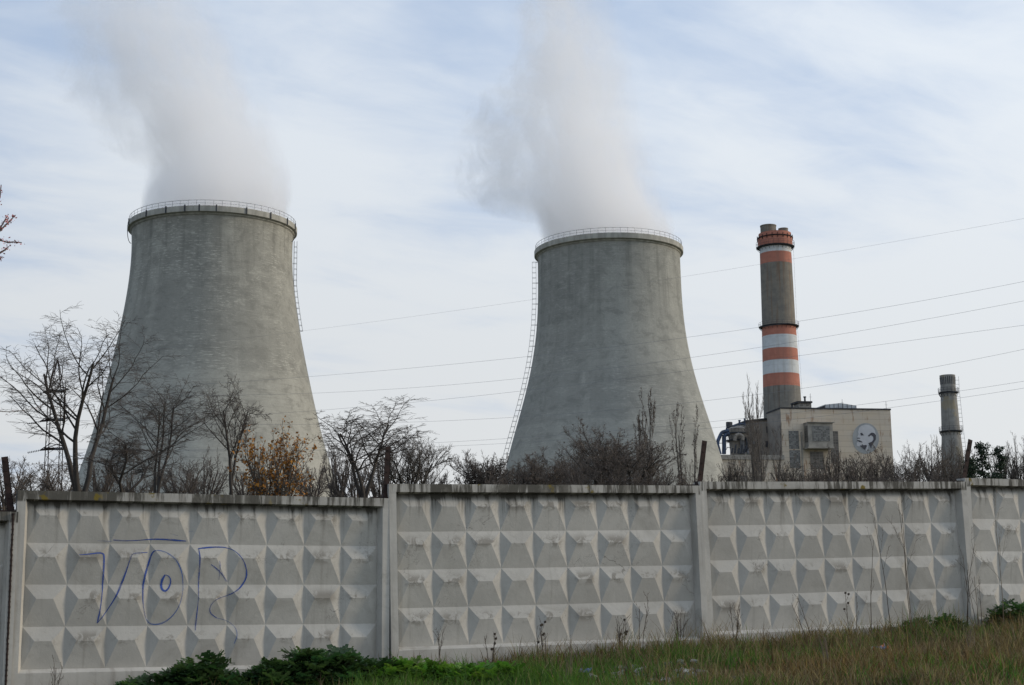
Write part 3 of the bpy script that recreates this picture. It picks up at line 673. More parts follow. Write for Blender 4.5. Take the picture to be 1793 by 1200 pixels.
M['gblock'] = block_mat('glass_block', (.05, .055, .055), (.20, .205, .20), .42)
M['dglass'] = block_mat('dark_louvre_glass', (.055, .05, .045), (.12, .11, .10), .8)
M['metalw'] = simple('pale_ribbed_sheet', (.50, .53, .54), (.42, .44, .45), .6, .6)
YB = 350.0; BP0 = at(1366.5, 716, YB); bphi = R(11); BT = Vector((math.cos(bphi), math.sin(bphi), 0)); BN = Vector((math.sin(bphi), -math.cos(bphi), 0)); BBk = -BN
def bf(u, v, off=0.0):
    """building front plane -> (s, z) in facade metres"""
    p = on_plane(u, v, BP0 + BN*off, BN); return (p - BP0).dot(BT), p.z
gb_ = gz(BP0.x, YB)
root = thing('boiler_house', 'tall beige power station block with a projecting window bay and a painted portrait', 'building', (BP0.x, BP0.y, gb_))
UVB = []
def wallbox(s0, s1, d0, d1, z0, z1, mats, name, parent, mi=None):
    """box in facade coordinates: s along the front, d backwards from the front plane"""
    me = bpy.data.meshes.new(name); o_ = org(parent)
    def P(s, d, z): return BP0 + BT*s + BBk*d + Vector((0, 0, z - BP0.z))
    c = [P(s0, d0, z0), P(s1, d0, z0), P(s1, d1, z0), P(s0, d1, z0), P(s0, d0, z1), P(s1, d0, z1), P(s1, d1, z1), P(s0, d1, z1)]
    fs = [(3, 2, 1, 0), (4, 5, 6, 7), (0, 1, 5, 4), (1, 2, 6, 5), (2, 3, 7, 6), (3, 0, 4, 7)]
    sd = [(s0, d0, z0), (s1, d0, z0), (s1, d1, z0), (s0, d1, z0), (s0, d0, z1), (s1, d0, z1), (s1, d1, z1), (s0, d1, z1)]
    me.from_pydata([p - o_ for p in c], [], fs); l = me.uv_layers.new(name='wall'); uv = []
    for k, f in enumerate(fs):
        for i in f:
            s, d, z = sd[i]; uv.append((s, d) if k < 2 else ((s, z) if k in (2, 4) else (d, z)))
    l.data.foreach_set('uv', [q for p in uv for q in p])
    for q in (mats if isinstance(mats, list) else [mats]): me.materials.append(q)
    if mi: me.polygons.foreach_set('material_index', mi)
    me.update(); return link(name, me, parent)
s1_, zr_ = bf(1559, 718.5); zr_ = BP0.z
wall = wallbox(0, s1_, 0, 9.0, gb_-1, zr_, [M['facade'], M['roofdk'], M['plaster']], 'wall', root, [0, 1, 0, 0, 0, 2])
wallbox(-.12, s1_+.12, -.12, 9.1, zr_+.003, zr_+.35, M['roofdk'], 'parapet', root)
def rect(u0, v0, u1, v1): a = bf(u0, v0); b = bf(u1, v1); return a[0], b[0], b[1], a[1]
def window(name, u0, v0, u1, v1, mt, parent, d0=-.06, d1=.35):
    a, b_, z0, z1 = rect(u0, v0, u1, v1); return wallbox(a, b_, d0, d1, z0, z1, mt, name, parent)
w1 = window('window', 1380.5, 754.5, 1399.5, 786.5, M['gblock'], root); w1b = window('window', 1382, 788.5, 1402, 820, M['gblock'], root)
window('window', 1453, 755, 1470, 812, M['dglass'], root); window('window', 1418, 791, 1443, 822, M['dglass'], root)
window('pilaster', 1401.5, 757, 1408, 850, M['gconc'], root, -.35)
bay = window('window_bay', 1407, 743, 1452, 786, M['gconc'], root, -2.6, .2)
window('bay_hood', 1406.3, 741.5, 1452.7, 743.2, M['gconc'], bay, -3.0, .1); window('bay_sill', 1406.6, 784.5, 1452.5, 787.8, M['gconc'], bay, -2.9, .1)
a, b_, z0, z1 = rect(1418, 749, 1448.5, 775); bs = wallbox(a-.6, b_-.4, -2.68, -2.3, z0, z1, M['gblock'], 'bay_window', bay)
a0, _, z0, z1 = rect(1407, 748, 1410, 776); wallbox(a0-.06, a0+.2, -2.2, -.6, z0, z1, M['dglass'], 'bay_window', bay)
# portrait oval: flat painted layers
def poly(pts, off, name, mt, parent, th=.03):
    P = [on_plane(u, v, BP0, BN) + BN*off for u, v in pts]; Q = [p - BN*th for p in P]; n_ = len(P); b = MB()
    b.add(P + Q, [tuple(range(n_))[::-1], tuple(range(n_, 2*n_))] + [(i, (i+1) % n_, n_+(i+1) % n_, n_+i) for i in range(n_)])
    return b.build(name, mt, parent)
M['mgrey'] = simple('mural_grey_paint', (.34, .355, .36), (.28, .295, .30), .5, .8)
M['mwhite'] = simple('mural_pale_paint', (.52, .53, .55), (.46, .47, .49), .5, .8)
M['mdark'] = simple('mural_dark_paint', (.085, .085, .10), (.06, .06, .07), .5, .8)
zp = lambda l: [(1360 + x/8, 700 + y/8) for x, y in l]
ov = [(1515.8 + 23.2*math.cos(t), 768 + 27*math.sin(t)) for t in [2*math.pi*i/40 for i in range(40)]]
mural = poly(ov, .05, 'mural', M['mgrey'], root); mural['label'] = 'grey oval with the pale painted head of a bald bearded man'
poly(zp([(1180, 370), (1230, 352), (1290, 358), (1340, 385), (1372, 430), (1385, 490), (1378, 560), (1350, 600), (1300, 625), (1262, 650), (1240, 690), (1215, 670), (1190, 650), (1150, 655), (1120, 645), (1118, 605), (1135, 590), (1128, 565), (1140, 548), (1122, 532), (1145, 490), (1140, 450), (1150, 400)]), .08, 'mural_head', M['mwhite'], mural)
poly(zp([(1300, 480), (1330, 462), (1365, 470), (1388, 500), (1385, 560), (1360, 600), (1330, 650), (1320, 690), (1300, 640), (1280, 610), (1330, 590), (1352, 560), (1350, 520), (1320, 500), (1290, 515)]), .11, 'mural_hair', M['mdark'], mural)
poly(zp([(1160, 645), (1195, 640), (1190, 622), (1215, 640), (1245, 635), (1262, 645), (1245, 680), (1228, 705), (1205, 680)]), .11, 'mural_beard', M['mdark'], mural)
for q in ([(1168, 470), (1195, 465), (1205, 485), (1222, 500), (1180, 505)], [(1122, 532), (1165, 535), (1168, 546), (1130, 546)], [(1125, 565), (1160, 572), (1200, 592), (1195, 602), (1150, 592), (1128, 578)], [(1278, 500), (1300, 490), (1296, 520), (1282, 515)]):
    poly(zp(q), .11, 'mural_feature', M['mdark'], mural)
poly(zp([(1262, 655), (1285, 640), (1275, 680), (1255, 720), (1240, 715)]), .11, 'mural_collar', M['mwhite'], mural)
# roof structures
def rbox(name, u0, v0, u1, v1, d0, d1, mt, parent, zlo=None):
    a, z1 = fr_(u0, v0, d0); b_, _ = fr_(u1, v0, d0); _, z0 = fr_(u0, v1, d0)
    return wallbox(a, b_, d0, d1, zr_+.2 if zlo is None else z0, z1, mt, name, parent)
def fr_(u, v, dB):
    p = on_plane(u, v, BP0 + BBk*dB, BN); return (p - BP0).dot(BT), p.z
pent = rbox('roof_cabin', 1398.5, 705.5, 1420.5, 716, 2.5, 5.5, M['gconc'], root)
rbox('cabin_roof', 1396, 702.3, 1422.5, 705.3, 2.1, 5.9, M['roofdk'], pent, 1)
rbox('cabin_window', 1411.5, 706.5, 1417, 710.5, 2.42, 2.8, M['dglass'], pent, 1); rbox('cabin_window', 1401.5, 706.5, 1406, 711, 2.42, 2.8, M['dglass'], pent, 1)
for nm, us, h, zb in (('vent_pipe', 1409.5, 1.0, None), ('vent_pipe', 1386.5, 1.3, zr_+.2)):
    s, _ = fr_(us, 704, 3.5); p = BP0 + BT*s + BBk*3.5; zb = zb or fr_(1409, 702.3, 2.1)[1]; b = MB()
    b.bar(p + Vector((0, 0, zb - p.z)), p + Vector((0, 0, zb+h-p.z)), .22, 8); b.bar(p + Vector((0, 0, zb+h-p.z)), p + Vector((0, 0, zb+h+.25-p.z)), .36, 8); b.build(nm, M['dsteel'], root)
# skylight: ribbed pale box with a dark lean-to on its left
sa, sz1 = bf(1450.5, 706.5); sb2, _ = bf(1505, 708.5); smid, szm = bf(1478, 705); b = MB(); d0, d1 = 2.0, 7.5
def P3(s, d, z): return BP0 + BT*s + BBk*d + Vector((0, 0, z - BP0.z))
zt_ = zr_ + .2
b.add([P3(sa, d0, zt_), P3(smid, d0, zt_), P3(sb2, d0, zt_), P3(sb2, d0, sz1-.15), P3(smid, d0, szm+.15), P3(sa, d0, sz1), P3(sa, d1, zt_), P3(smid, d1, zt_), P3(sb2, d1, zt_), P3(sb2, d1, sz1-.15), P3(smid, d1, szm+.15), P3(sa, d1, sz1)],
      [(0, 1, 4, 5), (1, 2, 3, 4), (7, 6, 11, 10), (8, 7, 10, 9), (2, 8, 9, 3), (6, 0, 5, 11), (5, 4, 10, 11), (4, 3, 9, 10)])
skl = b.build('skylight', M['metalw'], root)
for i in range(8):
    s = sa + (sb2-sa)*i/7; z_ = np.interp(s, [sa, smid, sb2], [sz1, szm+.15, sz1-.15]); b = MB(); b.bar(P3(s, d0-.06, zt_), P3(s, d0-.06, z_), .07, 4); b.build('rib', M['steel'], skl)
b = MB()
s0, _ = bf(1430, 713); b = MB(); b.add([P3(s0, 2.2, zt_), P3(sa-.05, 2.2, zt_), P3(sa-.05, 2.2, sz1-.2), P3(s0, 6.5, zt_), P3(sa-.05, 6.5, zt_), P3(sa-.05, 6.5, sz1-.2)], [(0, 1, 2), (5, 4, 3), (0, 2, 5, 3), (1, 4, 5, 2), (0, 3, 4, 1)])
b.build('lean_to_roof', M['roofdk'], root)
for u, vt in ((1422, 688), (1478, 698), (1555, 702), (1368, 709)):
    s, z1 = bf(u, vt); b = MB(); b.bar(P3(s, 1.2, zr_+.2), P3(s, 1.2, z1), .045, 5); b.bar(P3(s-.35, 1.2, z1-.8), P3(s+.35, 1.2, z1-.8), .03, 4); b.build('lightning_rod', M['dsteel'], root)
# wing behind on the left, lower annex, pipework
def fr_(u, v, dB):
    """facade-like plane dB metres behind the front"""
    p = on_plane(u, v, BP0 + BBk*dB, BN); return (p - BP0).dot(BT), p.z
ro2 = thing('boiler_wing', 'darker lower wing with sloping roof on the left behind the beige block', 'building', (at(1330, 800, 372).x, 372, gb_))
sA, zA = fr_(1307, 739.5, 9.5); sB, zB = fr_(1348, 735, 9.5); b = MB()
pa = lambda s, d, z: BP0 + BT*s + BBk*d + Vector((0, 0, z - BP0.z))
b.hexa([pa(sA, 9.5, gb_-1), pa(sB, 9.5, gb_-1), pa(sB, 22, gb_-1), pa(sA, 22, gb_-1), pa(sA, 9.5, zA), pa(sB, 9.5, zB), pa(sB, 22, zB), pa(sA, 22, zA)]); b.build('wall', M['plaster'], ro2)
b = MB(); b.hexa([pa(sA-.3, 9.2, zA+.01), pa(sB, 9.2, zB+.01), pa(sB, 22.3, zB+.01), pa(sA-.3, 22.3, zA+.01), pa(sA-.3, 9.2, zA+.45), pa(sB, 9.2, zB+.45), pa(sB, 22.3, zB+.45), pa(sA-.3, 22.3, zA+.45)]); b.build('roof', M['roofdk'], ro2)
for (u0, v0, u1, v1) in ((1341.5, 747, 1345.5, 758), (1340, 773, 1346, 783)):
    s0, z1 = fr_(u0, v0, 9.5); s1, z0 = fr_(u1, v1, 9.5); b = MB(); b.hexa([pa(s0, 9.3, z0), pa(s1, 9.3, z0), pa(s1, 9.6, z0), pa(s0, 9.6, z0), pa(s0, 9.3, z1), pa(s1, 9.3, z1), pa(s1, 9.6, z1), pa(s0, 9.6, z1)]); b.build('window', M['dsteel'], ro2)
ro3 = thing('annex', 'long low beige annex with a grey roof band between tower and boiler house', 'building', (at(1310, 830, 345).x, 345, gb_))
sA, zA = fr_(1262, 796.5, -1.0); sB, zB = fr_(1366, 797, -1.0); _, zM = fr_(1300, 805, -1.0)
def wb(s0, s1, d0, d1, z0, z1, mt, nm, par): return wallbox(s0, s1, d0, d1, z0, z1, mt, nm, par)
wb(sA, -.05, -1.0, 9.0, gb_-1, zM, M['facade'], 'wall', ro3); wb(sA-.1, -.05, -1.25, 9.0, zM+.003, zA, M['gconc'], 'roof_band', ro3)
for u0, u1 in ((1291.5, 1309), (1321, 1336)):
    s0, z1 = fr_(u0, 833, -1.0); s1, z0 = fr_(u1, 846, -1.0); wb(s0, s1, -1.06, -.8, z0, z1, M['dglass'], 'window', ro3)
# pipework: vessels and ducts standing on the annex roof
zq_ = lambda x, y, d=3.0: (lambda q: pa(q[0], d, q[1]))(fr_(1240 + x/9.229, 720 + y/9.229, d))
ro4 = thing('dust_collector', 'dark drum and curved blue ducts standing on the annex roof', 'plant machinery', tuple(zq_(480, 700)))
drum = zq_(480, 690, 5.5); dt = zq_(480, 260, 5.5); rdr = (zq_(620, 500, 5.5)-zq_(340, 500, 5.5)).length/2
zroof = zA + .01
b = MB(); b.lathe((drum.x, drum.y, 0), [(rdr*.8, zroof), (rdr*.92, zroof+4), (rdr, dt.z-2.2), (rdr*.97, dt.z-.4), (rdr*.5, dt.z+.2), (.05, dt.z+.25)], 32); b.build('drum', M['plaster'], ro4, smooth=False)
for y_ in (365, 480):
    p = zq_(480, y_, 5.5); b = MB(); b.lathe((drum.x, drum.y, 0), [(rdr*.9, p.z-.12), (rdr+.55, p.z-.1), (rdr+.55, p.z+.15), (rdr*.9, p.z+.15)], 32)
    for i in range(20): t = 2*math.pi*i/20; b.bar((drum.x+(rdr+.5)*math.cos(t), drum.y+(rdr+.5)*math.sin(t), p.z), (drum.x+(rdr+.5)*math.cos(t), drum.y+(rdr+.5)*math.sin(t), p.z+1.1), .04, 4)
    b.build('platform', M['dsteel'], ro4)
def zpipe(pts, r, nm='duct', mt='bluepipe', d=3.0):
    P = [zq_(x, y, d) for x, y in pts]; b = MB(); b.tube(P, r, 8); return b.build(nm, M[mt], ro4)
zpipe([(190, 700), (165, 600), (150, 545), (158, 480), (200, 385), (225, 345), (260, 332), (330, 318)], .42)
zpipe([(255, 695), (258, 560), (255, 420), (262, 395), (290, 380), (340, 370)], .48)
zpipe([(300, 320), (300, 265), (340, 245), (430, 235), (520, 205), (600, 215)], .22)
zpipe([(340, 250), (340, 180)], .75, 'stack', 'dsteel'); zpipe([(505, 235), (505, 150)], .22, 'stack'); zpipe([(590, 235), (590, 122)], .20, 'stack')
zpipe([(488, 152), (524, 152)], .14, 'stack'); zpipe([(575, 127), (602, 127)], .14, 'stack')
zpipe([(165, 520), (255, 518), (350, 510)], .07, 'brace', 'dsteel'); zpipe([(300, 585), (360, 590)], .07, 'brace', 'dsteel'); zpipe([(275, 650), (310, 590)], .06, 'brace', 'dsteel')
zpipe([(545, 690), (560, 560), (540, 440)], .55, 'duct', 'steel'); zpipe([(610, 660), (640, 560), (630, 420)], .5, 'duct', 'dsteel', 2.5)
zpipe([(430, 480), (440, 400), (500, 375), (560, 410), (560, 470)], .4, 'duct', 'plaster', 2.2)
zpipe([(640, 690), (655, 640), (760, 500), (800, 470)], .3, 'duct', 'steel', 1.5)
for q in range(5): zpipe([(380 + q*50, 685), (395 + q*52, 600 - (q % 2)*60)], .2, 'duct', 'dsteel', 2.0)

# ------------------------------------------------------------------ pylon and wires
YP = 150.0
pp = at(98, 700, YP); pb = gz(pp.x, YP)
pz = lambda v: at(98, v, YP).z
root = thing('lattice_pylon', 'rusty lattice power pylon with three cross arms behind the big bare tree', 'pylon', (pp.x, YP, pb))
b = MB(); ang = R(30); e1 = Vector((math.cos(ang), math.sin(ang), 0)); e2 = Vector((-math.sin(ang), math.cos(ang), 0)); C0 = Vector((pp.x, YP, 0))
hw = .62
def leg(sx, sy, z, w_): return C0 + e1*sx*w_ + e2*sy*w_ + Vector((0, 0, z))
zsq = pz(690); ztp = pz(630)
cor = [(1, 1), (-1, 1), (-1, -1), (1, -1)]
wz = lambda z: np.interp(z, [pb, zsq], [hw*1.35, hw]) if z < zsq else hw*(ztp - z)/(ztp - zsq) + .04
levels = list(np.linspace(pb, zsq, 24)) + list(np.linspace(zsq, ztp, 5))[1:]
for (sx, sy) in cor:
    b.tube([leg(sx, sy, z, wz(z)) for z in levels], .05, 4)
for a, z in enumerate(levels[:-1]):
    z2 = levels[a+1]
    for k in range(4):
        c1_, c2_ = cor[k], cor[(k+1) % 4]
        if a % 2: c1_, c2_ = c2_, c1_
        b.bar(leg(*c1_, z, wz(z)), leg(*c2_, z2, wz(z2)), .024, 4)
        if a % 4 == 0: b.bar(leg(*c1_, z, wz(z)), leg(*c2_, z, wz(z)), .024, 4)
b.build('mast', M['rust'], root)
arm_ends = {}
for v, lu, ru in ((685, 1.55, 1.45), (735, 1.9, 1.7), (786, 1.7, 1.5)):
    z = pz(v); b = MB(); ends = []
    ad = Vector((math.cos(R(-35)), math.sin(R(-35)), 0)); an = Vector((-ad.y, ad.x, 0))
    for sg, L in ((-1, lu*1.1), (1, ru*1.1)):
        tip = C0 + ad*sg*(L+.3) + Vector((0, 0, z))
        for q in (-.45, .45):
            b.bar(C0 + an*q + Vector((0, 0, z)), tip, .06, 4); b.bar(C0 + an*q + Vector((0, 0, z+.5)), tip, .045, 4)
        for k in range(1, 4):
            f_ = k/4; b.bar(C0.lerp(tip, f_) + an*.45*(1-f_) + Vector((0, 0, z*(1-f_))), C0.lerp(tip, f_) - an*.45*(1-f_) + Vector((0, 0, z*(1-f_))), .04, 4)
        ends.append(tip)
    b.box((C0.x-.75, YP-.75, z-.06), (C0.x+.75, YP+.75, z+.04))
    arm = b.build('cross_arm', M['rust'], root); arm_ends[v] = ends
    for tip in ends:
        for q in (Vector((-.9, -.5, -.25)),):
            b = MB(); 
            for i in range(7): p = tip + q*(i/7*1.1) + q*.1; b.bar(p, p + q*.07, .11, 8, .05)
            b.build('insulator', M['steel'], arm)
wires = [([(100, 630), (521, 580), (927, 527), (1326, 463), (1793, 383)], None), ([(110, 687), (546, 660), (930, 623), (1335, 573), (1793, 493)], 0), ([(84, 684), (550, 689), (925, 661), (1335, 608), (1793, 527)], 0),
         ([(120, 738), (590, 715), (920, 686), (1400, 622), (1793, 570)], 0), ([(80, 734), (585, 742), (915, 731), (1345, 688), (1793, 612)], 0),
         ([(112, 788), (575, 782), (885, 770), (1400, 721), (1793, 668)], 0), ([(80, 785), (585, 787), (885, 778), (1400, 733), (1793, 680)], 0)]
wl = ['topmost thin wire crossing in front of both towers and the chimney crown', 'upper of the two wires meeting the chimney at its lower platform, second from top', 'third power line from the top, crossing the lower white chimney bands',
      'fourth power line from the top, crossing the lowest orange chimney band', 'fifth power line from the top, meeting the base of the striped chimney', 'upper of the two lowest power lines, crossing the boiler house roof', 'lowest power line of all, crossing the beige facade']
for (pts, _), lab in zip(wires, wl):
    us = np.array([p[0] for p in pts], float); vv = np.array([p[1] for p in pts], float); cf = np.polyfit(us, vv, 3)
    ue = np.linspace(pts[0][0], 2300, 48); iy = np.interp(ue, [100, 1793, 2300], [1/150., 1/104., 1/90.3])
    P = [at(u, np.polyval(cf, min(u, 1850)) + (np.polyval(np.polyder(cf), 1850)*(u-1850) if u > 1850 else 0), 1/k) for u, k in zip(ue, iy)]
    b = MB(); b.tube(P, .006 if 'topmost' in lab else .0095, 4); o = b.build('power_line', M['wire'], None); tag(o, lab, 'power line', 'power lines strung from the pylon')

# ------------------------------------------------------------------ trees
def grow(rg, p, d, L, r, lv, P, out):
    ns = P['seg'][lv]; st = L/ns; pts = [p]; rad = [r]; tip = P['tip'][lv]; g = P['gn'][lv]; up = P['up'][lv]; flat = P['flat'][lv]
    x, y, z = p; a, b, c = d; dirs = [d]
    for i in range(ns):
        a += rg.gauss(0, g); b += rg.gauss(0, g); c += rg.gauss(0, g) + up
        if flat: c *= (1-flat)
        l = math.sqrt(a*a+b*b+c*c) or 1; a /= l; b /= l; c /= l
        x += a*st; y += b*st; z += c*st; pts.append((x, y, z)); dirs.append((a, b, c)); rad.append(r*(1-(1-tip)*(i+1)/ns))
    out.append((lv, pts, rad))
    if lv + 1 >= len(P['seg']): return
    n = P['n'][lv]; n = max(1, int(n*rg.uniform(.75, 1.25)+.5)); s0 = P['st'][lv]
    for k in range(n):
        t = s0 + (1-s0)*(k+rg.random())/n; t = min(t, .999); q = t*ns; i = int(q); f = q-i
        A, B = pts[i], pts[i+1]; pp_ = tuple(A[j]+(B[j]-A[j])*f for j in range(3)); dd = dirs[min(i+1, ns)]
        an = R(P['an'][lv]*rg.uniform(.7, 1.3)); ph = rg.uniform(0, 2*math.pi)
        D = Vector(dd); o = D.orthogonal().normalized(); o2 = D.cross(o); nd = D*math.cos(an) + (o*math.cos(ph)+o2*math.sin(ph))*math.sin(an)
        if P['lift'][lv]: nd.z += P['lift'][lv]; nd.normalize()
        cl_ = L*P['ra'][lv]*rg.uniform(.65, 1.2)*(1 - P['tp'][lv]*t)
        grow(rg, pp_, tuple(nd), cl_, max(rad[i]*P['rr'][lv], P['rmin']), lv+1, P, out)
TYPES = {
 'vase': dict(seg=[7, 8, 6, 3], tip=[.4, .25, .35, .5], gn=[.07, .11, .15, .17], up=[.0, .02, .0, .0], flat=[0, 0, .10, .25], n=[8, 11, 10], st=[.34, .12, .08], an=[42, 46, 50], ra=[.85, .45, .42], tp=[.45, .45, .3], rr=[.5, .42, .5], lift=[.1, .05, 0], rmin=.008),
 'round': dict(seg=[5, 7, 5, 3], tip=[.5, .25, .35, .5], gn=[.05, .09, .13, .16], up=[.0, .02, .02, .01], flat=[0, 0, 0, 0], n=[10, 11, 10], st=[.15, .12, .08], an=[40, 40, 42], ra=[1.0, .45, .45], tp=[.4, .45, .3], rr=[.45, .42, .5], lift=[.12, .08, .05], rmin=.009),
 'poplar': dict(seg=[9, 5, 4, 3], tip=[.15, .3, .4, .5], gn=[.015, .05, .08, .1], up=[.03, .18, .15, .1], flat=[0, 0, 0, 0], n=[26, 6, 6], st=[.12, .15, .1], an=[30, 22, 26], ra=[.26, .42, .5], tp=[.55, .3, .3], rr=[.33, .5, .6], lift=[.35, .4, .2], rmin=.012),
 'shrub': dict(seg=[6, 5, 4, 3], tip=[.3, .35, .5, .5], gn=[.07, .11, .14, .15], up=[.0, .0, .0, .0], flat=[0, 0, 0, 0], n=[7, 5, 5], st=[.15, .1, .1], an=[38, 40, 42], ra=[.5, .5, .5], tp=[.4, .3, .3], rr=[.5, .55, .6], lift=[.1, .1, .05], rmin=.008),
}
def chains_to_mesh(ch, sides):
    """vectorised tubes, grouped by point count"""
    by = {}
    for pts, rad in ch: by.setdefault(len(pts), []).append((pts, rad))
    VV, FF, base = [], [], 0
    for n, L in by.items():
        P = np.array([c[0] for c in L]); Rr = np.array([c[1] for c in L]); m = len(L)
        T = np.empty_like(P); T[:, 1:-1] = P[:, 2:]-P[:, :-2]; T[:, 0] = P[:, 1]-P[:, 0]; T[:, -1] = P[:, -1]-P[:, -2]
        T /= np.linalg.norm(T, axis=2, keepdims=True)+1e-9
        ref = np.where(np.abs(T[:, :1, 2:3]) < .9, np.array([0, 0, 1.0]), np.array([1.0, 0, 0])); ref = np.broadcast_to(ref, T.shape)
        A = np.cross(T, ref); A /= np.linalg.norm(A, axis=2, keepdims=True)+1e-9; B = np.cross(T, A)
        th = 2*np.pi*np.arange(sides)/sides
        ring = P[:, :, None, :] + Rr[:, :, None, None]*(A[:, :, None, :]*np.cos(th)[None, None, :, None] + B[:, :, None, :]*np.sin(th)[None, None, :, None])
        VV.append(ring.reshape(-1, 3)); idx = base + np.arange(m*n*sides).reshape(m, n, sides)
        a = idx[:, :-1]; b = idx[:, 1:]; FF.append(np.stack([a, np.roll(a, -1, 2), np.roll(b, -1, 2), b], -1).reshape(-1, 4)); base += m*n*sides
    return np.concatenate(VV), np.concatenate(FF)
def leaf_quads(rg, pts, size, col_fn=None):
    P = np.array(pts); n = len(P); r = np.random.RandomState(rg.randint(0, 9999))
    a = r.normal(size=(n, 3)); a /= np.linalg.norm(a, axis=1, keepdims=True); b = np.cross(a, r.normal(size=(n, 3))); b /= np.linalg.norm(b, axis=1, keepdims=True)
    s = size*r.uniform(.6, 1.3, (n, 1)); V = np.stack([P-a*s*.5, P+b*s*.32, P+a*s*.5, P-b*s*.32], 1).reshape(-1, 3); return V, np.arange(4*n).reshape(n, 4)
M['bark'] = simple('grey_brown_bark', (.058, .05, .043), (.034, .03, .027), 6, .95, stretch=(1, 1, .2), bmp=.02)
M['twig'] = simple('dark_twigs', (.115, .096, .082), (.07, .058, .05), 2, .95)
M['twigb'] = simple('brown_twigs', (.145, .12, .10), (.095, .078, .066), 2, .95)
M['twigl'] = simple('pale_grey_twigs', (.15, .13, .11), (.09, .08, .07), 2, .95)
M['bud'] = simple('brown_buds', (.145, .118, .095), (.095, .078, .064), 5, .9)
M['orange_leaf'] = simple('orange_autumn_leaf', (.42, .19, .03), (.22, .09, .02), 3, .8)
M['pink'] = simple('pink_blossom', (.52, .20, .19), (.30, .08, .08), 9, .8)
M['needle'] = simple('dark_pine_needles', (.03, .05, .025), (.018, .032, .018), 2, .8)
def tree(name, lab, cat, u, vtop, wpx, Y, kind, seed, stems=1, spread=8, lean=(0, 0), mats=('bark', 'twig'), group='bare trees behind the concrete fence', buds=0, leaf=None, trunk_r=None, over=None, lsize=.1, cu=None, skip=0, base_xy=None, vf=None):
    p = at(u, 860, Y); x, y = p.x, Y
    if base_xy: x, y = base_xy
    z0 = gz(x, y); Ht = at(cu or u, vtop, Y).z - z0; Wd = wpx*Y/F; rg = random.Random(seed); P = dict(TYPES[kind]); P['rmin'] = .003 + Y*.00007; P.update(over or {}); out = []
    vf = vf or {'vase': 862, 'round': 885, 'shrub': 905, 'poplar': 1e9}[kind]; zf = 0.0 if vf > 1e8 else max(0.0, at(u, vf, Y).z - z0); H0 = Ht; Ht = Ht - zf
    L0 = {'vase': .55, 'round': .38, 'poplar': .95, 'shrub': .7}[kind]; tr = trunk_r or H0*.009
    for s in range(stems):
        az = 2*math.pi*(s+rg.random()*.5)/stems; an = R(spread)*rg.uniform(.6, 1.3) if stems > 1 else R(2)
        d = (math.sin(an)*math.cos(az)+lean[0], math.sin(an)*math.sin(az)+lean[1], math.cos(an))
        grow(rg, (rg.uniform(-.1, .1)*(stems > 1), rg.uniform(-.1, .1)*(stems > 1), -.1), d, Ht*L0*rg.uniform(.85, 1.1), tr*rg.uniform(.7, 1.0), 0, P, out)
    A = np.array([q for _, pts, _ in out for q in pts]); zt = np.percentile(A[:, 2], 99.2); xr = np.percentile(A[:, 0], 97.5) - np.percentile(A[:, 0], 2.5); yr = np.percentile(A[:, 1], 98.5) - np.percentile(A[:, 1], 1.5)
    sx = Wd/xr; sy = Wd/max(yr, .01); sz_ = Ht/zt; xm = 0 if cu is None else (at(cu, 860, Y).x - x)
    xc = (np.percentile(A[:, 0], 98.5) + np.percentile(A[:, 0], 1.5))/2*sx
    def tf(q): f_ = max(0, q[2]*sz_/Ht); return (q[0]*sx + (xm - xc)*f_, q[1]*sy, q[2]*sz_ + zf)
    root = thing(name, lab, cat, (x, y, z0), group)
    nl = len(P['seg']); cut = 2 if nl == 4 and kind != 'poplar' else 1
    th = [([tf(q) for q in pts], rad) for lv, pts, rad in out if lv < cut]; tw = [([tf(q) for q in pts], rad) for lv, pts, rad in out if lv >= cut]
    if zf > 0:
        for lv, pts, rad in out:
            if lv == 0:
                q = tf(pts[0]); th.append(([(q[0]*.6, q[1]*.6, -.1), (q[0]*.8, q[1]*.8, zf*.5), (q[0], q[1], q[2]+.02)], [rad[0]*1.35, rad[0]*1.15, rad[0]]))
    if zf > 0 and kind != 'vase':      # leafless undergrowth and side shoots down the stems
        P2 = dict(P); nn_ = 12 if kind == 'shrub' else 8
        for c_ in [c for c in th if abs(c[0][0][2] + .1) < 1e-6]:
            for k in range(nn_):
                f = (k+.5)/nn_; q = Vector(c_[0][0]).lerp(Vector(c_[0][2]), f*.97); az = rg.uniform(0, 6.28); o2_ = []
                grow(rg, tuple(q), (math.cos(az)*.75, math.sin(az)*.75, .65), zf*rg.uniform(.28, .5)*(1-.4*f), c_[1][2]*.45, 1 if nl < 4 else 2, P2, o2_); tw += [(a, b) for _, a, b in o2_]
    V, Fq = chains_to_mesh(th, 6); npmesh('trunk', V, Fq, M[mats[0]], root, smooth=True, sub=1)
    V, Fq = chains_to_mesh(tw, 3); npmesh('crown', V, Fq, M[mats[1]], root, sub=1)
    if buds or leaf:
        ends = [q for lv, pts, _ in out if lv == nl-1 for q in pts[1:]]; pts = [tf(rg.choice(ends)) for _ in range(buds or leaf[0])]
        pts = [(a+rg.gauss(0, .04), b+rg.gauss(0, .04), c+rg.gauss(0, .04)) for a, b, c in pts]
        V, Fq = leaf_quads(rg, pts, lsize); npmesh('buds_leaves', V, Fq, M['bud' if buds else leaf[1]], root, sub=1)  # loose brown buds on the bare trees, leaves on the orange shrub
    return root
BT_ = 'bare_tree'
tree(BT_, 'largest bare tree, wide and forked, beside the lattice pylon at far left', 'tree', 140, 562, 250, 60, 'vase', 11, 3, 9, cu=108, trunk_r=.125)
tree(BT_, 'bare tree with upright forks in front of the left cooling tower middle', 'tree', 272, 648, 165, 72, 'vase', 23, 3, 8, cu=290, trunk_r=.095)
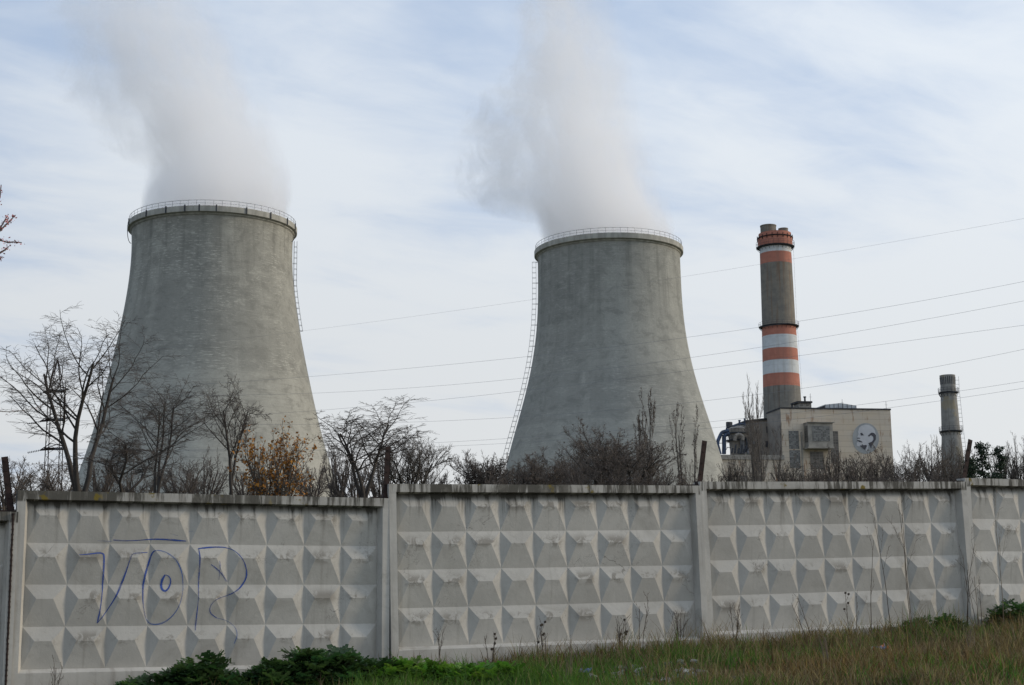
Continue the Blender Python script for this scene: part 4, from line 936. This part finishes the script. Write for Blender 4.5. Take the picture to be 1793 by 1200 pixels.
tree(BT_, 'slim bare tree in front of the right half of the left cooling tower', 'tree', 404, 664, 100, 78, 'vase', 31, 2, 5, trunk_r=.10, cu=410)
tree(BT_, 'low twisted bare tree whose branches cross the left foot of the left tower', 'tree', 212, 752, 140, 48, 'vase', 44, 3, 22, trunk_r=.07, cu=215, over=dict(gn=[.16, .2, .2, .2]))
tree(BT_, 'flat topped bare tree just right of the left cooling tower', 'tree', 636, 698, 160, 62, 'vase', 52, 3, 11, trunk_r=.105, cu=655)
tree(BT_, 'fan shaped bare tree behind the second rusty bracket', 'tree', 718, 766, 130, 85, 'round', 61, 5, 24, mats=('bark', 'twigl'), trunk_r=.10)
tree(BT_, 'small rounded bare tree in the gap left of the middle cooling tower', 'tree', 842, 796, 84, 100, 'round', 72, 6, 30, buds=900, trunk_r=.12, lsize=.12)
tree(BT_, 'tall brown bare tree, densest, before the foot of the middle cooling tower', 'tree', 1060, 746, 115, 100, 'round', 83, 4, 14, mats=('bark', 'twigb'), buds=1900, trunk_r=.16, lsize=.13)
tree(BT_, 'brown budding bare tree at the left foot of the middle cooling tower', 'tree', 912, 802, 125, 105, 'round', 91, 6, 30, mats=('bark', 'twigb'), buds=1500, lsize=.12)
tree(BT_, 'low brown budding tree second from the left foot of the middle cooling tower', 'tree', 985, 784, 130, 108, 'round', 95, 6, 30, mats=('bark', 'twigb'), buds=1500, lsize=.12)
tree(BT_, 'spreading dark bare tree touching the right of the poplar before the middle tower', 'tree', 1105, 775, 140, 98, 'round', 102, 5, 26, mats=('bark', 'twigb'), buds=1300, lsize=.12)
tree(BT_, 'very low scrubby tree below and right of the middle poplar', 'tree', 1160, 822, 90, 90, 'round', 108, 5, 34, mats=('bark', 'twigb'), buds=500)
tree('poplar', 'tallest poplar with two brown spires before the middle cooling tower', 'poplar', 1133, 686, 32, 110, 'poplar', 120, 2, 2.5, mats=('bark', 'twigb'), buds=1800, lsize=.12)
tree('poplar', 'shorter poplar spire leaning against the tallest one on its left', 'poplar', 1116, 732, 24, 112, 'poplar', 127, 1, 2, mats=('bark', 'twigb'), buds=900, lsize=.12)
tree('poplar', 'lone pale poplar with open crown left of the third rusty bracket', 'poplar', 1205, 710, 44, 112, 'poplar', 131, 3, 3.5, mats=('bark', 'twigl'), buds=900, lsize=.12, over=dict(n=[20, 5, 5]))
tree('poplar', 'faint tall poplar rising beside the base of the striped chimney', 'poplar', 1325, 680, 30, 230, 'poplar', 141, 3, 2.5, mats=('twigl', 'twigl'), over=dict(n=[26, 7, 6]))
tree('poplar', 'broad grey poplar in front of the left corner of the boiler house', 'poplar', 1345, 722, 62, 200, 'poplar', 147, 4, 5, mats=('bark', 'twigl'), over=dict(n=[24, 7, 6]))
tree('poplar', 'small grey poplar before the annex windows', 'poplar', 1318, 772, 46, 190, 'poplar', 149, 4, 6, mats=('bark', 'twigl'), over=dict())
# trees and bushes before the boiler house and to its right
row = [(1285, 800, 40, 180, 'twigl', 'thin pale sapling cluster before the annex, nearest the middle tower'),
       (1376, 806, 50, 185, 'twigl', 'bare tree below the left glass block window of the boiler house'),
       (1420, 814, 56, 175, 'twigb', 'bare bush under the window bay of the boiler house'),
       (1462, 788, 50, 180, 'twigb', 'dense brown bare tree covering the right tall window of the boiler house'),
       (1500, 800, 52, 170, 'twigb', 'brown bare tree directly below the painted oval'),
       (1538, 784, 50, 175, 'twigb', 'bare tree before the right corner of the boiler house'),
       (1578, 792, 70, 160, 'twig', 'dark bare bush just right of the boiler house corner'),
       (1612, 778, 72, 200, 'twig', 'leaning bare tree midway between boiler house and plain stack'),
       (1640, 772, 62, 210, 'twigl', 'pale bare tree touching the left side of the plain stack'),
       (1668, 796, 60, 180, 'twigb', 'reddish bare tree in front of the plain stack'),
       (1690, 770, 56, 220, 'twigl', 'pale bare tree behind the rightmost rusty bracket'),
       (1760, 782, 62, 200, 'twigl', 'greyish bare tree right of the second pine'),
       (1790, 764, 66, 190, 'twigl', 'bare tree cut by the right edge of the photo'),
       (1835, 770, 70, 190, 'twigl', 'bare tree beyond the right edge of the view')]
for i, (u, v, w_, Y_, tm, lab) in enumerate(row):
    tree(BT_, lab, 'tree', u, v, w_, Y_, 'round', 200+i*7, 5, 26, mats=('bark', tm), over=dict(n=[8, 8, 6]), group='bare trees around the power station', buds=700 if tm == 'twigb' else 300, lsize=.16)
bush = [(10, 800, 90, 95, 'leftmost thicket bush beside the first rusty bracket'), (62, 806, 100, 88, 'bush at the foot of the lattice pylon, left side'), (108, 812, 90, 84, 'bush between pylon and big bare tree trunks'),
        (175, 798, 90, 80, 'bush just right of the big bare tree trunks'), (240, 815, 90, 76, 'low bush left of the upright forked tree'), (318, 800, 90, 90, 'pale thin bush right of the upright forked tree'),
        (355, 790, 80, 95, 'bush filling the gap left of the slim bare tree'), (432, 806, 70, 96, 'grey bush behind the orange leaved shrub'), (545, 800, 60, 110, 'thin bush before the bright right foot of the left tower'),
        (592, 782, 50, 95, 'narrow bush at the right foot of the left cooling tower'), (622, 800, 70, 90, 'bush behind the flat topped tree stems, left'), (668, 790, 70, 96, 'bush behind the second rusty bracket'),
        (760, 826, 50, 100, 'low bush at the right end of the fan shaped tree'), (880, 818, 50, 95, 'small dark bush at the left foot of the middle tower'), (1020, 800, 70, 96, 'bush below the tall dense brown tree, left side'),
        (1082, 806, 80, 92, 'bush under the tall dense brown tree'), (1245, 828, 50, 140, 'low scrub between the third rusty bracket and the annex'), (1440, 822, 70, 130, 'low scrub before the boiler house, left of centre'),
        (1520, 815, 80, 125, 'low scrub under the painted oval'), (1590, 812, 90, 120, 'darkest low scrub right of the boiler house'), (1645, 816, 80, 120, 'low scrub at the foot of the plain stack')]
for i, (u, v, w_, Y_, lab) in enumerate(bush):
    tree('bare_bush', lab, 'bush', u, v, w_, Y_, 'shrub', 300+i*5, 9, 26, mats=('twig', 'twigb' if i % 3 else 'twig'), over=dict(), group='bare bushes behind the concrete fence', buds=150, lsize=.09)
tree('orange_shrub', 'shrub with orange and yellow leaves before the left cooling tower', 'shrub', 480, 755, 105, 46, 'shrub', 401, 16, 18, mats=('twigl', 'twigl'), vf=960, leaf=(2300, 'orange_leaf'), group='leafy shrubs behind the fence', lsize=.10, over=dict(n=[7, 4, 3], an=[22, 30, 30], up=[.02, .03, 0, 0]))
# pines
def pine(lab, u, vtop, wpx, Y, seed):
    p = at(u, 850, Y); z0 = gz(p.x, Y); Ht = at(u, vtop, Y).z - z0; Wd = wpx*Y/F/2; rg = random.Random(seed)
    root = thing('pine_tree', lab, 'pine', (p.x, Y, z0), 'pines behind the concrete fence'); ch = [([(0, 0, 0), (.1, 0, Ht*.5), (0, 0, Ht*.98)], [.16, .1, .03])]; tip = []
    for i in range(64):
        f = i/64; h = Ht*(.25+.72*f); az = rg.uniform(0, 6.28); L = Wd*(1.25 - 1.1*f)*rg.uniform(.35, 1.25) + .1
        q = [(0, 0, h), (math.cos(az)*L*.6, math.sin(az)*L*.6, h+L*.12), (math.cos(az)*L, math.sin(az)*L, h+L*.4)]; ch.append((q, [.04, .03, .015]))
        for t in (.55, .8, 1.0):
            if rg.random() < .75: tip.append((math.cos(az)*L*t+rg.gauss(0, .08), math.sin(az)*L*t+rg.gauss(0, .08), h+L*.4*t*t+rg.gauss(0, .08)))
    V, Fq = chains_to_mesh(ch, 5); npmesh('trunk', V, Fq, M['bark'], root, sub=1)
    pts = [(a+rg.gauss(0, .15), b+rg.gauss(0, .15), c+rg.gauss(0, .10)) for a, b, c in tip for _ in range(34)]
    V, Fq = leaf_quads(rg, pts, .17); npmesh('crown', V, Fq, M['needle'], root, sub=1)
pine('taller dark green pine right of the rightmost rusty bracket', 1722, 766, 52, 120, 5)
pine('shorter dark green pine, second from the rightmost rusty bracket', 1752, 774, 46, 125, 8)
pine('low dark green pine behind the rightmost rusty bracket', 1702, 795, 36, 118, 12)
# blossoming tree whose twigs reach in at the left edge
def blossom():
    Y_ = 12.0; x = -5.9; z0 = gz(x, Y_); root = thing('blossoming_tree', 'pink flowering twigs reaching in at the left edge against the sky', 'tree', (x, Y_, z0)); rg = random.Random(9)
    P = dict(TYPES['round']); P.update(seg=[5, 5, 4], tip=[.4, .3, .5], gn=[.05, .08, .1], up=[.02, .03, .02], flat=[0, 0, 0], n=[9, 7], st=[.3, .2], an=[40, 40], ra=[.6, .35], tp=[.2, .3], rr=[.4, .5], lift=[.1, .1], rmin=.004)
    out = []; grow(rg, (0, 0, -.1), (0, 0, 1), 3.6, .07, 0, P, out)
    O = Vector((x, Y_, z0)); tgt = []
    for chain in ([(-90, 470), (-40, 440), (0, 421), (14, 425), (24, 424), (38, 425)], [(-60, 440), (-20, 420), (0, 404), (12, 392), (20, 384), (27, 377)], [(-80, 450), (-30, 420), (0, 400), (8, 387), (13, 378)], [(-50, 420), (-15, 380), (0, 345), (2, 324)], [(-40, 465), (0, 443), (10, 437), (15, 432)], [(-20, 480), (0, 452), (4, 450)]):
        pts = [at(u, v, Y_ + .05*i) - O for i, (u, v) in enumerate(chain)]; tgt.append(pts); out.append((2, [tuple(q) for q in pts], list(np.linspace(.011, .004, len(pts)))))
        out.append((1, [tuple(pts[0]), tuple((Vector(pts[0]) + Vector((-.25, 0, -.35)))), (-.02, 0, 2.3)], [.012, .016, .025]))
    th = [(p, r) for l, p, r in out if l < 1]; tw = [(p, r) for l, p, r in out if l >= 1]
    V, Fq = chains_to_mesh(th, 8); npmesh('trunk', V, Fq, M['bark'], root, sub=1); V, Fq = chains_to_mesh(tw, 5); npmesh('crown', V, Fq, M['twig'], root, sub=1)
    pts = []
    for q in tgt:
        for a, b in zip(q[:-1], q[1:]):
            for _ in range(7):
                t = rg.random(); c = Vector(a).lerp(Vector(b), t); pts += [tuple(c + Vector((rg.gauss(0, .012), rg.gauss(0, .012), rg.gauss(0, .012)))) for _ in range(2)]
    for l, p, r in out[:60]:
        if l == 2: pts += [tuple(Vector(rg.choice(p)) + Vector((rg.gauss(0, .02),)*3)) for _ in range(8)]
    V, Fq = leaf_quads(rg, pts, .019); npmesh('blossom', V, Fq, M['pink'], root, sub=1)
blossom()

# ------------------------------------------------------------------ grass, plants, litter
rs = np.random.RandomState(7)
def uvxy(x, y):
    z = ground(x, y); d = np.stack([x, y, z-CAMZ], -1) @ np.array(CM); return W/2 + F*d[..., 0]/-d[..., 2], H/2 - F*d[..., 1]/-d[..., 2]
def leafmat(name, rough):
    m, n = mat(name, rough, .3); a = n.n('ShaderNodeVertexColor', layer_name='Col'); n.set(n.b, 'Base Color', a.outputs[0])
    tl = n.n('ShaderNodeBsdfTranslucent', {'Color': n.mix(1.0, a.outputs[0], (1.5, 1.6, .9), 'MULTIPLY')}); mx = n.n('ShaderNodeMixShader', {0: .35}); n.set(mx, 1, n.b.outputs[0]); n.set(mx, 2, tl.outputs[0])
    o = [q for q in n.t.nodes if q.type == 'OUTPUT_MATERIAL'][0]; n.set(o, 'Surface', mx.outputs[0]); return m
mg = leafmat('grass_blades', .75)
def blades(nb, name, hmin, hmax, dry_bias, seed, tall=False):
    rs = np.random.RandomState(seed); t = rs.uniform(-8.5, 11, nb*2); s = rs.uniform(.03, 7.5, nb*2)
    if tall: s = np.abs(rs.normal(0, 1.9, nb*2)) + .05
    x = FP0.x + FT.x*t + FN.x*s; y = FP0.y + FT.y*t + FN.y*s
    u, v = uvxy(x, y); ok = (u > -60) & (u < 1860) & (v < 1290); cl_ = .5 + .5*np.sin(x*2.3+np.sin(y*1.9)*1.4)*np.sin(y*2.1+np.cos(x*1.3)*1.7)
    ok &= rs.rand(nb*2) < (.25+.75*cl_); idx = np.where(ok)[0][:nb]; x, y, u, v, s, cl_ = x[idx], y[idx], u[idx], v[idx], s[idx], cl_[idx]; k = len(x); z = ground(x, y) - .01
    green = np.clip(1.25 - np.abs(u-800)/420, .0, 1) * np.clip((s-.1)/1.0, 0, 1)*1.0 + .38*np.sin(x*1.1+2)*np.sin(y*1.7) + .26*np.sin(x*3.3)*np.sin(y*2.9+x) + .27 + np.where(u < 700, .3, 0)
    dry = rs.rand(k) > np.clip(green - dry_bias, .05, .93)
    tf_ = .5+.5*np.sin(x*5.3+2*np.sin(y*4.1))*np.sin(y*5.9+2*np.cos(x*3.7)); h = rs.uniform(hmin, hmax, k)*(.35+.45*cl_+.65*tf_); h *= np.where(u < 900, .65, 1.0)
    az = rs.uniform(0, 2*np.pi, k); lean = rs.uniform(.1, .75, k); w_ = rs.uniform(.0035, .007, k)*(1.0 if not tall else .6)
    dx_, dy_ = np.cos(az), np.sin(az); az2 = rs.uniform(0, 2*np.pi, k); sx, sy = np.cos(az2), np.sin(az2)
    V = np.zeros((k, 7, 3)); 
    for j, (f, ww) in enumerate(((0, 1.0), (.38, .9), (.72, .6))):
        off = lean*f*f*h; 
        for q, sg in ((0, -1), (1, 1)):
            V[:, 2*j+q, 0] = x + dx_*off + sx*sg*w_*ww; V[:, 2*j+q, 1] = y + dy_*off + sy*sg*w_*ww; V[:, 2*j+q, 2] = z + h*f*(1-.25*lean*f)
    V[:, 6, 0] = x + dx_*lean*h; V[:, 6, 1] = y + dy_*lean*h; V[:, 6, 2] = z + h*(1-.25*lean)
    b = np.arange(k)[:, None]*7; tri = np.concatenate([b+np.array([[0, 1, 3]]), b+np.array([[0, 3, 2]]), b+np.array([[2, 3, 5]]), b+np.array([[2, 5, 4]]), b+np.array([[4, 5, 6]])], 0)
    g0 = np.array([.04, .09, .016]); g1 = np.array([.09, .17, .03]); d0 = np.array([.085, .058, .032]); d1 = np.array([.26, .205, .125]); q = rs.rand(k, 1)
    c = np.where(dry[:, None], d0+(d1-d0)*q**1.5, g0+(g1-g0)*q); c *= rs.uniform(.6, 1.4, (k, 1)); rd_ = (np.sin(x*.9+1.3)*np.sin(y*1.4+.5) > .25) & dry & (rs.rand(k) < .6); c[rd_] *= np.array([1.0, .86, .74]); c = np.repeat(c[:, None, :], 7, 1).reshape(-1, 3)
    o = npmesh(name, V.reshape(-1, 3), tri, mg, col=c); return o
o = blades(150000, 'grass', .07, .24, .0, 7); tag(o, 'rough mixed green and dry grass on the slope below the fence', 'grass', kind='stuff')
o = blades(13000, 'dry_grass', .16, .44, .45, 8, True); tag(o, 'tall dry grass stems standing along the foot of the fence', 'grass', kind='stuff')
ml = leafmat('umbel_leaf', .5)
def umbel_plant(lab, u, v, dist, rx, h, nl, seed, name='leafy_plant', cg=(.035, .085, .018)):
    """clump of feathery leaves; (u,v) foot in the photo, dist metres in front of the fence"""
    p = on_plane(u, v, FP0 + FN*dist, FN); x, y = p.x, p.y; z0 = gz(x, y); root = thing(name, lab, 'plant', (x, y, z0), 'leafy plants at the foot of the fence')
    rg = random.Random(seed); V, Fq, Cc, st = [], [], [], []
    for i in range(nl):
        az = rg.uniform(0, 6.28); q = math.sqrt(rg.random()); top = h*(1.05-.75*q*q)*rg.uniform(.55, 1.1); bx, by = rx*q*math.cos(az), rx*.6*q*math.sin(az)
        st.append(([(bx*.45, by*.45, 0), (bx*.8, by*.8, top*.6), (bx, by, top)], [.006, .005, .003]))
        a2 = az + rg.gauss(0, .9); L = rg.uniform(.16, .30); D = Vector((math.cos(a2), math.sin(a2), rg.uniform(-.5, .9))).normalized(); S = D.cross(Vector((0, 0, 1))).normalized(); U = S.cross(D)
        bri = rg.uniform(1.0, 2.6); col = [cg[0]*bri*rg.uniform(.8, 1.3), cg[1]*bri, cg[2]*bri]
        B = Vector((bx, by, top))
        for k in range(1, 8):
            f = k/7.5; c0 = B + D*L*f - Vector((0, 0, .35*L*f*f)); ln = L*.5*(1-f)**.7 + .02
            for sg in (-1, 1):
                dd = (S*sg + D*.55 + U*rg.uniform(-.7, .7)).normalized(); e = dd.cross(U).normalized()
                for m_ in range(3):
                    a = c0 + dd*ln*(m_/3.0); b_ = a + dd*ln*.46; wd_ = ln*.24; kk = len(V)
                    V += [a, (a+b_)/2 + e*wd_ + U*rg.uniform(-.004, .004), b_, (a+b_)/2 - e*wd_]; Fq.append((kk, kk+1, kk+2, kk+3)); Cc += [col]*4
    v_, f_ = chains_to_mesh(st, 4); npmesh('stems', v_, f_, M['stemg'], root, sub=1); npmesh('leaves', [tuple(q) for q in V], Fq, ml, root, col=np.array(Cc), sub=1)
M['stemg'] = simple('green_stems', (.06, .10, .03), (.04, .07, .02), 4, .6)
for a in [('largest dark leafy clump at the foot of the graffiti panel, right part', 560, 1190, .55, .58, .33, 240, 1), ('dark leafy clump directly left of the largest one', 490, 1200, .6, .38, .24, 130, 2),
          ('leafy clump covering the joint between the first two full panels', 640, 1185, .5, .50, .20, 140, 3), ('bright green leafy clump right of the panel joint', 730, 1195, .8, .45, .16, 110, 4),
          ('small leafy clump with a raised top, second from the left', 345, 1205, .45, .30, .34, 110, 5), ('leftmost leafy clump at the bottom edge of the graffiti panel', 262, 1212, .4, .22, .24, 70, 6),
          ('low leafy clump between the two left clumps', 395, 1222, .6, .25, .16, 50, 7), ('bright low leafy patch in the grass under the middle panel', 830, 1200, 1.2, .5, .12, 90, 8),
          ('dark bushy plant in front of the rightmost panel foot', 1780, 1096, .3, .35, .30, 70, 10), ('small broad leaved green plant near the joint left of the rightmost panel', 1640, 1100, .35, .30, .20, 50, 11)]:
    cg = (.05, .105, .018) if 'bright' in a[0] else (.024, .050, .020); umbel_plant(*a, cg=cg)
# dry stalks
M['dry'] = simple('dry_stalk', (.085, .065, .045), (.05, .038, .03), 5, .9); M['dryl'] = simple('pale_dry_stalk', (.20, .17, .12), (.14, .11, .08), 5, .9)
def stalk(lab, u, v, dist, top_v, n, seed, mt='dry', name='dry_weed', heads=0, lean=0.0, nb=5):
    p = on_plane(u, v, FP0 + FN*dist, FN); x, y = p.x, p.y; z0 = gz(x, y)-.02; h = on_plane(u, top_v, FP0 + FN*dist, FN).z - z0; rg = random.Random(seed); out = []
    root = thing(name, lab, 'dry weed' if name == 'dry_weed' else 'sapling', (x, y, z0), 'dry weeds in front of the fence')
    P = dict(seg=[8, 5, 3], tip=[.35, .4, .5], gn=[.035, .08, .12], up=[.01, .04, .03], flat=[0, 0, 0], n=[nb, 3], st=[.4, .3], an=[32, 34], ra=[.30, .3], tp=[.3, .3], rr=[.55, .6], lift=[.2, .1], rmin=.0018)
    for s in range(n): grow(rg, (rg.uniform(-.04, .04), rg.uniform(-.03, .03), 0), (lean+rg.gauss(0, .06), rg.gauss(0, .05), 1), h*rg.uniform(.8, 1.0) if s else h, .0055, 0, P, out)
    V, Fq = chains_to_mesh([(a, b) for _, a, b in out], 4); npmesh('stem', V, Fq, M[mt], root, sub=1)
    ends = [pts[-1] for lv, pts, _ in out if lv < 2 or rg.random() < .3]; b = MB()
    for e in (ends[:heads] if heads else []): 
        for (dx_, dy_, dz_) in ((0, 0, 0), (.006, 0, .006), (-.006, .004, .004)): b.bar(Vector(e)+Vector((dx_, dy_, -.014+dz_)), Vector(e)+Vector((dx_, dy_, .008+dz_)), .009, 7, .006)
    if heads: b.build('seed_head', M['dry'], root, True)
stalk('thistle with three dark round heads before the third full panel', 1492, 1100, .35, 1038, 2, 1, heads=4, nb=3)
stalk('tall thin bare stem rising highest before the third full panel centre', 1520, 1110, .5, 945, 1, 2, nb=2); stalk('thin leaning stem right of the panel centre, under the plain stack', 1565, 1092, .4, 905, 1, 3, lean=-.03, nb=3)
stalk('pair of long thin stems near the right of the third full panel', 1598, 1085, .35, 875, 2, 4, nb=3); stalk('branching dark sapling stem just left of the last panel joint', 1690, 1085, .5, 950, 2, 5, lean=.0, nb=6)
stalk('slender branching sapling before the rightmost panel', 1755, 1090, .5, 885, 1, 6, name='sapling', nb=12, mt='dryl'); stalk('crossing dry stems at the foot of the last panel joint', 1715, 1085, .5, 1010, 3, 7, nb=4)
stalk('dry seeding weed left foot of the middle panel', 770, 1150, .3, 1100, 3, 8, nb=5); stalk('dry weed with small dark seed tufts under the middle panel', 860, 1148, .3, 1110, 3, 9, heads=5, nb=5); stalk('reddish dry weed below the middle of the middle panel', 950, 1140, .35, 1095, 4, 10, heads=6, nb=5)
stalk('tall dry weed at the right third of the middle panel', 1125, 1130, .4, 1050, 2, 11, nb=6); stalk('bushy dry weed at the right end of the middle panel', 1088, 1132, .35, 1085, 5, 12, heads=6, nb=5); stalk('dry weeds gathered in the corner left of the second joint', 1190, 1128, .3, 1075, 6, 13, nb=6)
stalk('bent dry weed at the left foot of the third full panel', 1290, 1112, .4, 1060, 4, 14, nb=5, lean=.1); stalk('leaning dry weed left of the thistle', 1420, 1105, .5, 1040, 2, 15, lean=-.25, nb=4); stalk('small dry weeds at the bottom left of the graffiti panel', 100, 1200, .25, 1160, 4, 16, nb=3)
stalk('pale dry stems in the grass below the middle panel', 1000, 1180, 1.6, 1120, 6, 17, mt='dryl', nb=3); stalk('pale dry stems in the grass at the lower right', 1450, 1170, 2.4, 1110, 7, 18, mt='dryl', nb=3); stalk('pale dry stems in the grass near the bottom right corner', 1700, 1160, 2.2, 1100, 7, 19, mt='dryl', nb=3)
stalk('long pale fallen looking stem leaning beside the small broad leaved plant', 1650, 1120, .9, 1070, 1, 20, mt='dryl', nb=1, lean=-.7)
# rubble and litter
def gp(u, v):
    d = ray(u, v); k = 12.0/d.y
    for _ in range(400):
        p = CP + d*k
        if p.z <= gz(p.x, p.y): break
        k += .03/d.y
    return p
rg = random.Random(3); b = MB(); c0 = gp(1150, 1196)
for i in range(150):
    q = Vector((c0.x + rg.gauss(0, .26), c0.y + rg.gauss(0, .4), 0)); s = rg.uniform(.015, .06); q.z = gz(q.x, q.y) + s*.5 + .05; rot = Matrix.Rotation(rg.uniform(0, 6), 3, 'Z') @ Matrix.Rotation(rg.uniform(-.6, .6), 3, 'X')
    c = [q + rot @ Vector((sx*s*rg.uniform(.5, 1), sy*s*rg.uniform(.5, 1), sz2*s*rg.uniform(.3, .8))) for sz2 in (-.6, .6) for sx, sy in ((-1, -1), (1, -1), (1, 1), (-1, 1))]; b.hexa(c, rg.choice([0, 0, 1, 2]))
M['rub1'] = simple('grey_rubble', (.25, .25, .25), (.15, .15, .15), 9, .9); M['rub2'] = simple('pale_rubble', (.36, .355, .34), (.26, .255, .245), 9, .7); M['rub3'] = simple('dark_rubble', (.08, .08, .08), (.05, .05, .05), 9, .9)
tag(b.build('rubble', [M['rub1'], M['rub2'], M['rub3']]), 'scatter of grey broken rubble and shards in the grass', 'rubble', kind='stuff')
def crumple(name, lab, u, v, size, mt, seed, cat='litter'):
    p = gp(u, v); rg = random.Random(seed); b = MB(); n_ = 9; g_ = [[Vector((p.x + (i-4)*size/8 + rg.gauss(0, size*.04), p.y + (j-4)*size/12, gz(p.x, p.y) + .05 + abs(rg.gauss(0, size*.16)))) for i in range(n_)] for j in range(n_)]
    low = [[q - Vector((0, 0, .006)) for q in r] for r in g_]; vs2 = [q for r in g_ for q in r] + [q for r in low for q in r]; fs = []
    for j in range(n_-1):
        for i in range(n_-1): a = j*n_+i; fs += [(a, a+1, a+n_+1, a+n_), (a+n_*n_+n_, a+n_*n_+n_+1, a+n_*n_+1, a+n_*n_)]
    b.add(vs2, fs, 0); b.mi = [(1 if (k//5) % 3 == 0 and len(mt) > 1 else 0) for k in range(len(fs))]; tag(b.build(name, mt), lab, cat)
M['lb'] = simple('blue_foil', (.08, .13, .27), (.2, .24, .32), 30, .4); M['lo'] = simple('orange_print', (.5, .18, .06), (.4, .1, .05), 30, .4); M['lw'] = simple('white_plastic', (.55, .56, .58), (.4, .4, .42), 20, .4)
crumple('crumpled_wrapper', 'crumpled blue and orange snack wrapper lying in the right hand grass', 1541, 1146, .17, [M['lb'], M['lo']], 1)
crumple('plastic_scrap', 'pale plastic scrap on top of the rubble', 1170, 1172, .08, [M['lw']], 2); crumple('plastic_scrap', 'bluish plastic scrap in the grass left of the rubble', 1025, 1186, .13, [M['lb']], 3); crumple('plastic_scrap', 'small tan scrap at the right of the rubble', 1197, 1174, .06, [M['lo'], M['lw']], 4)
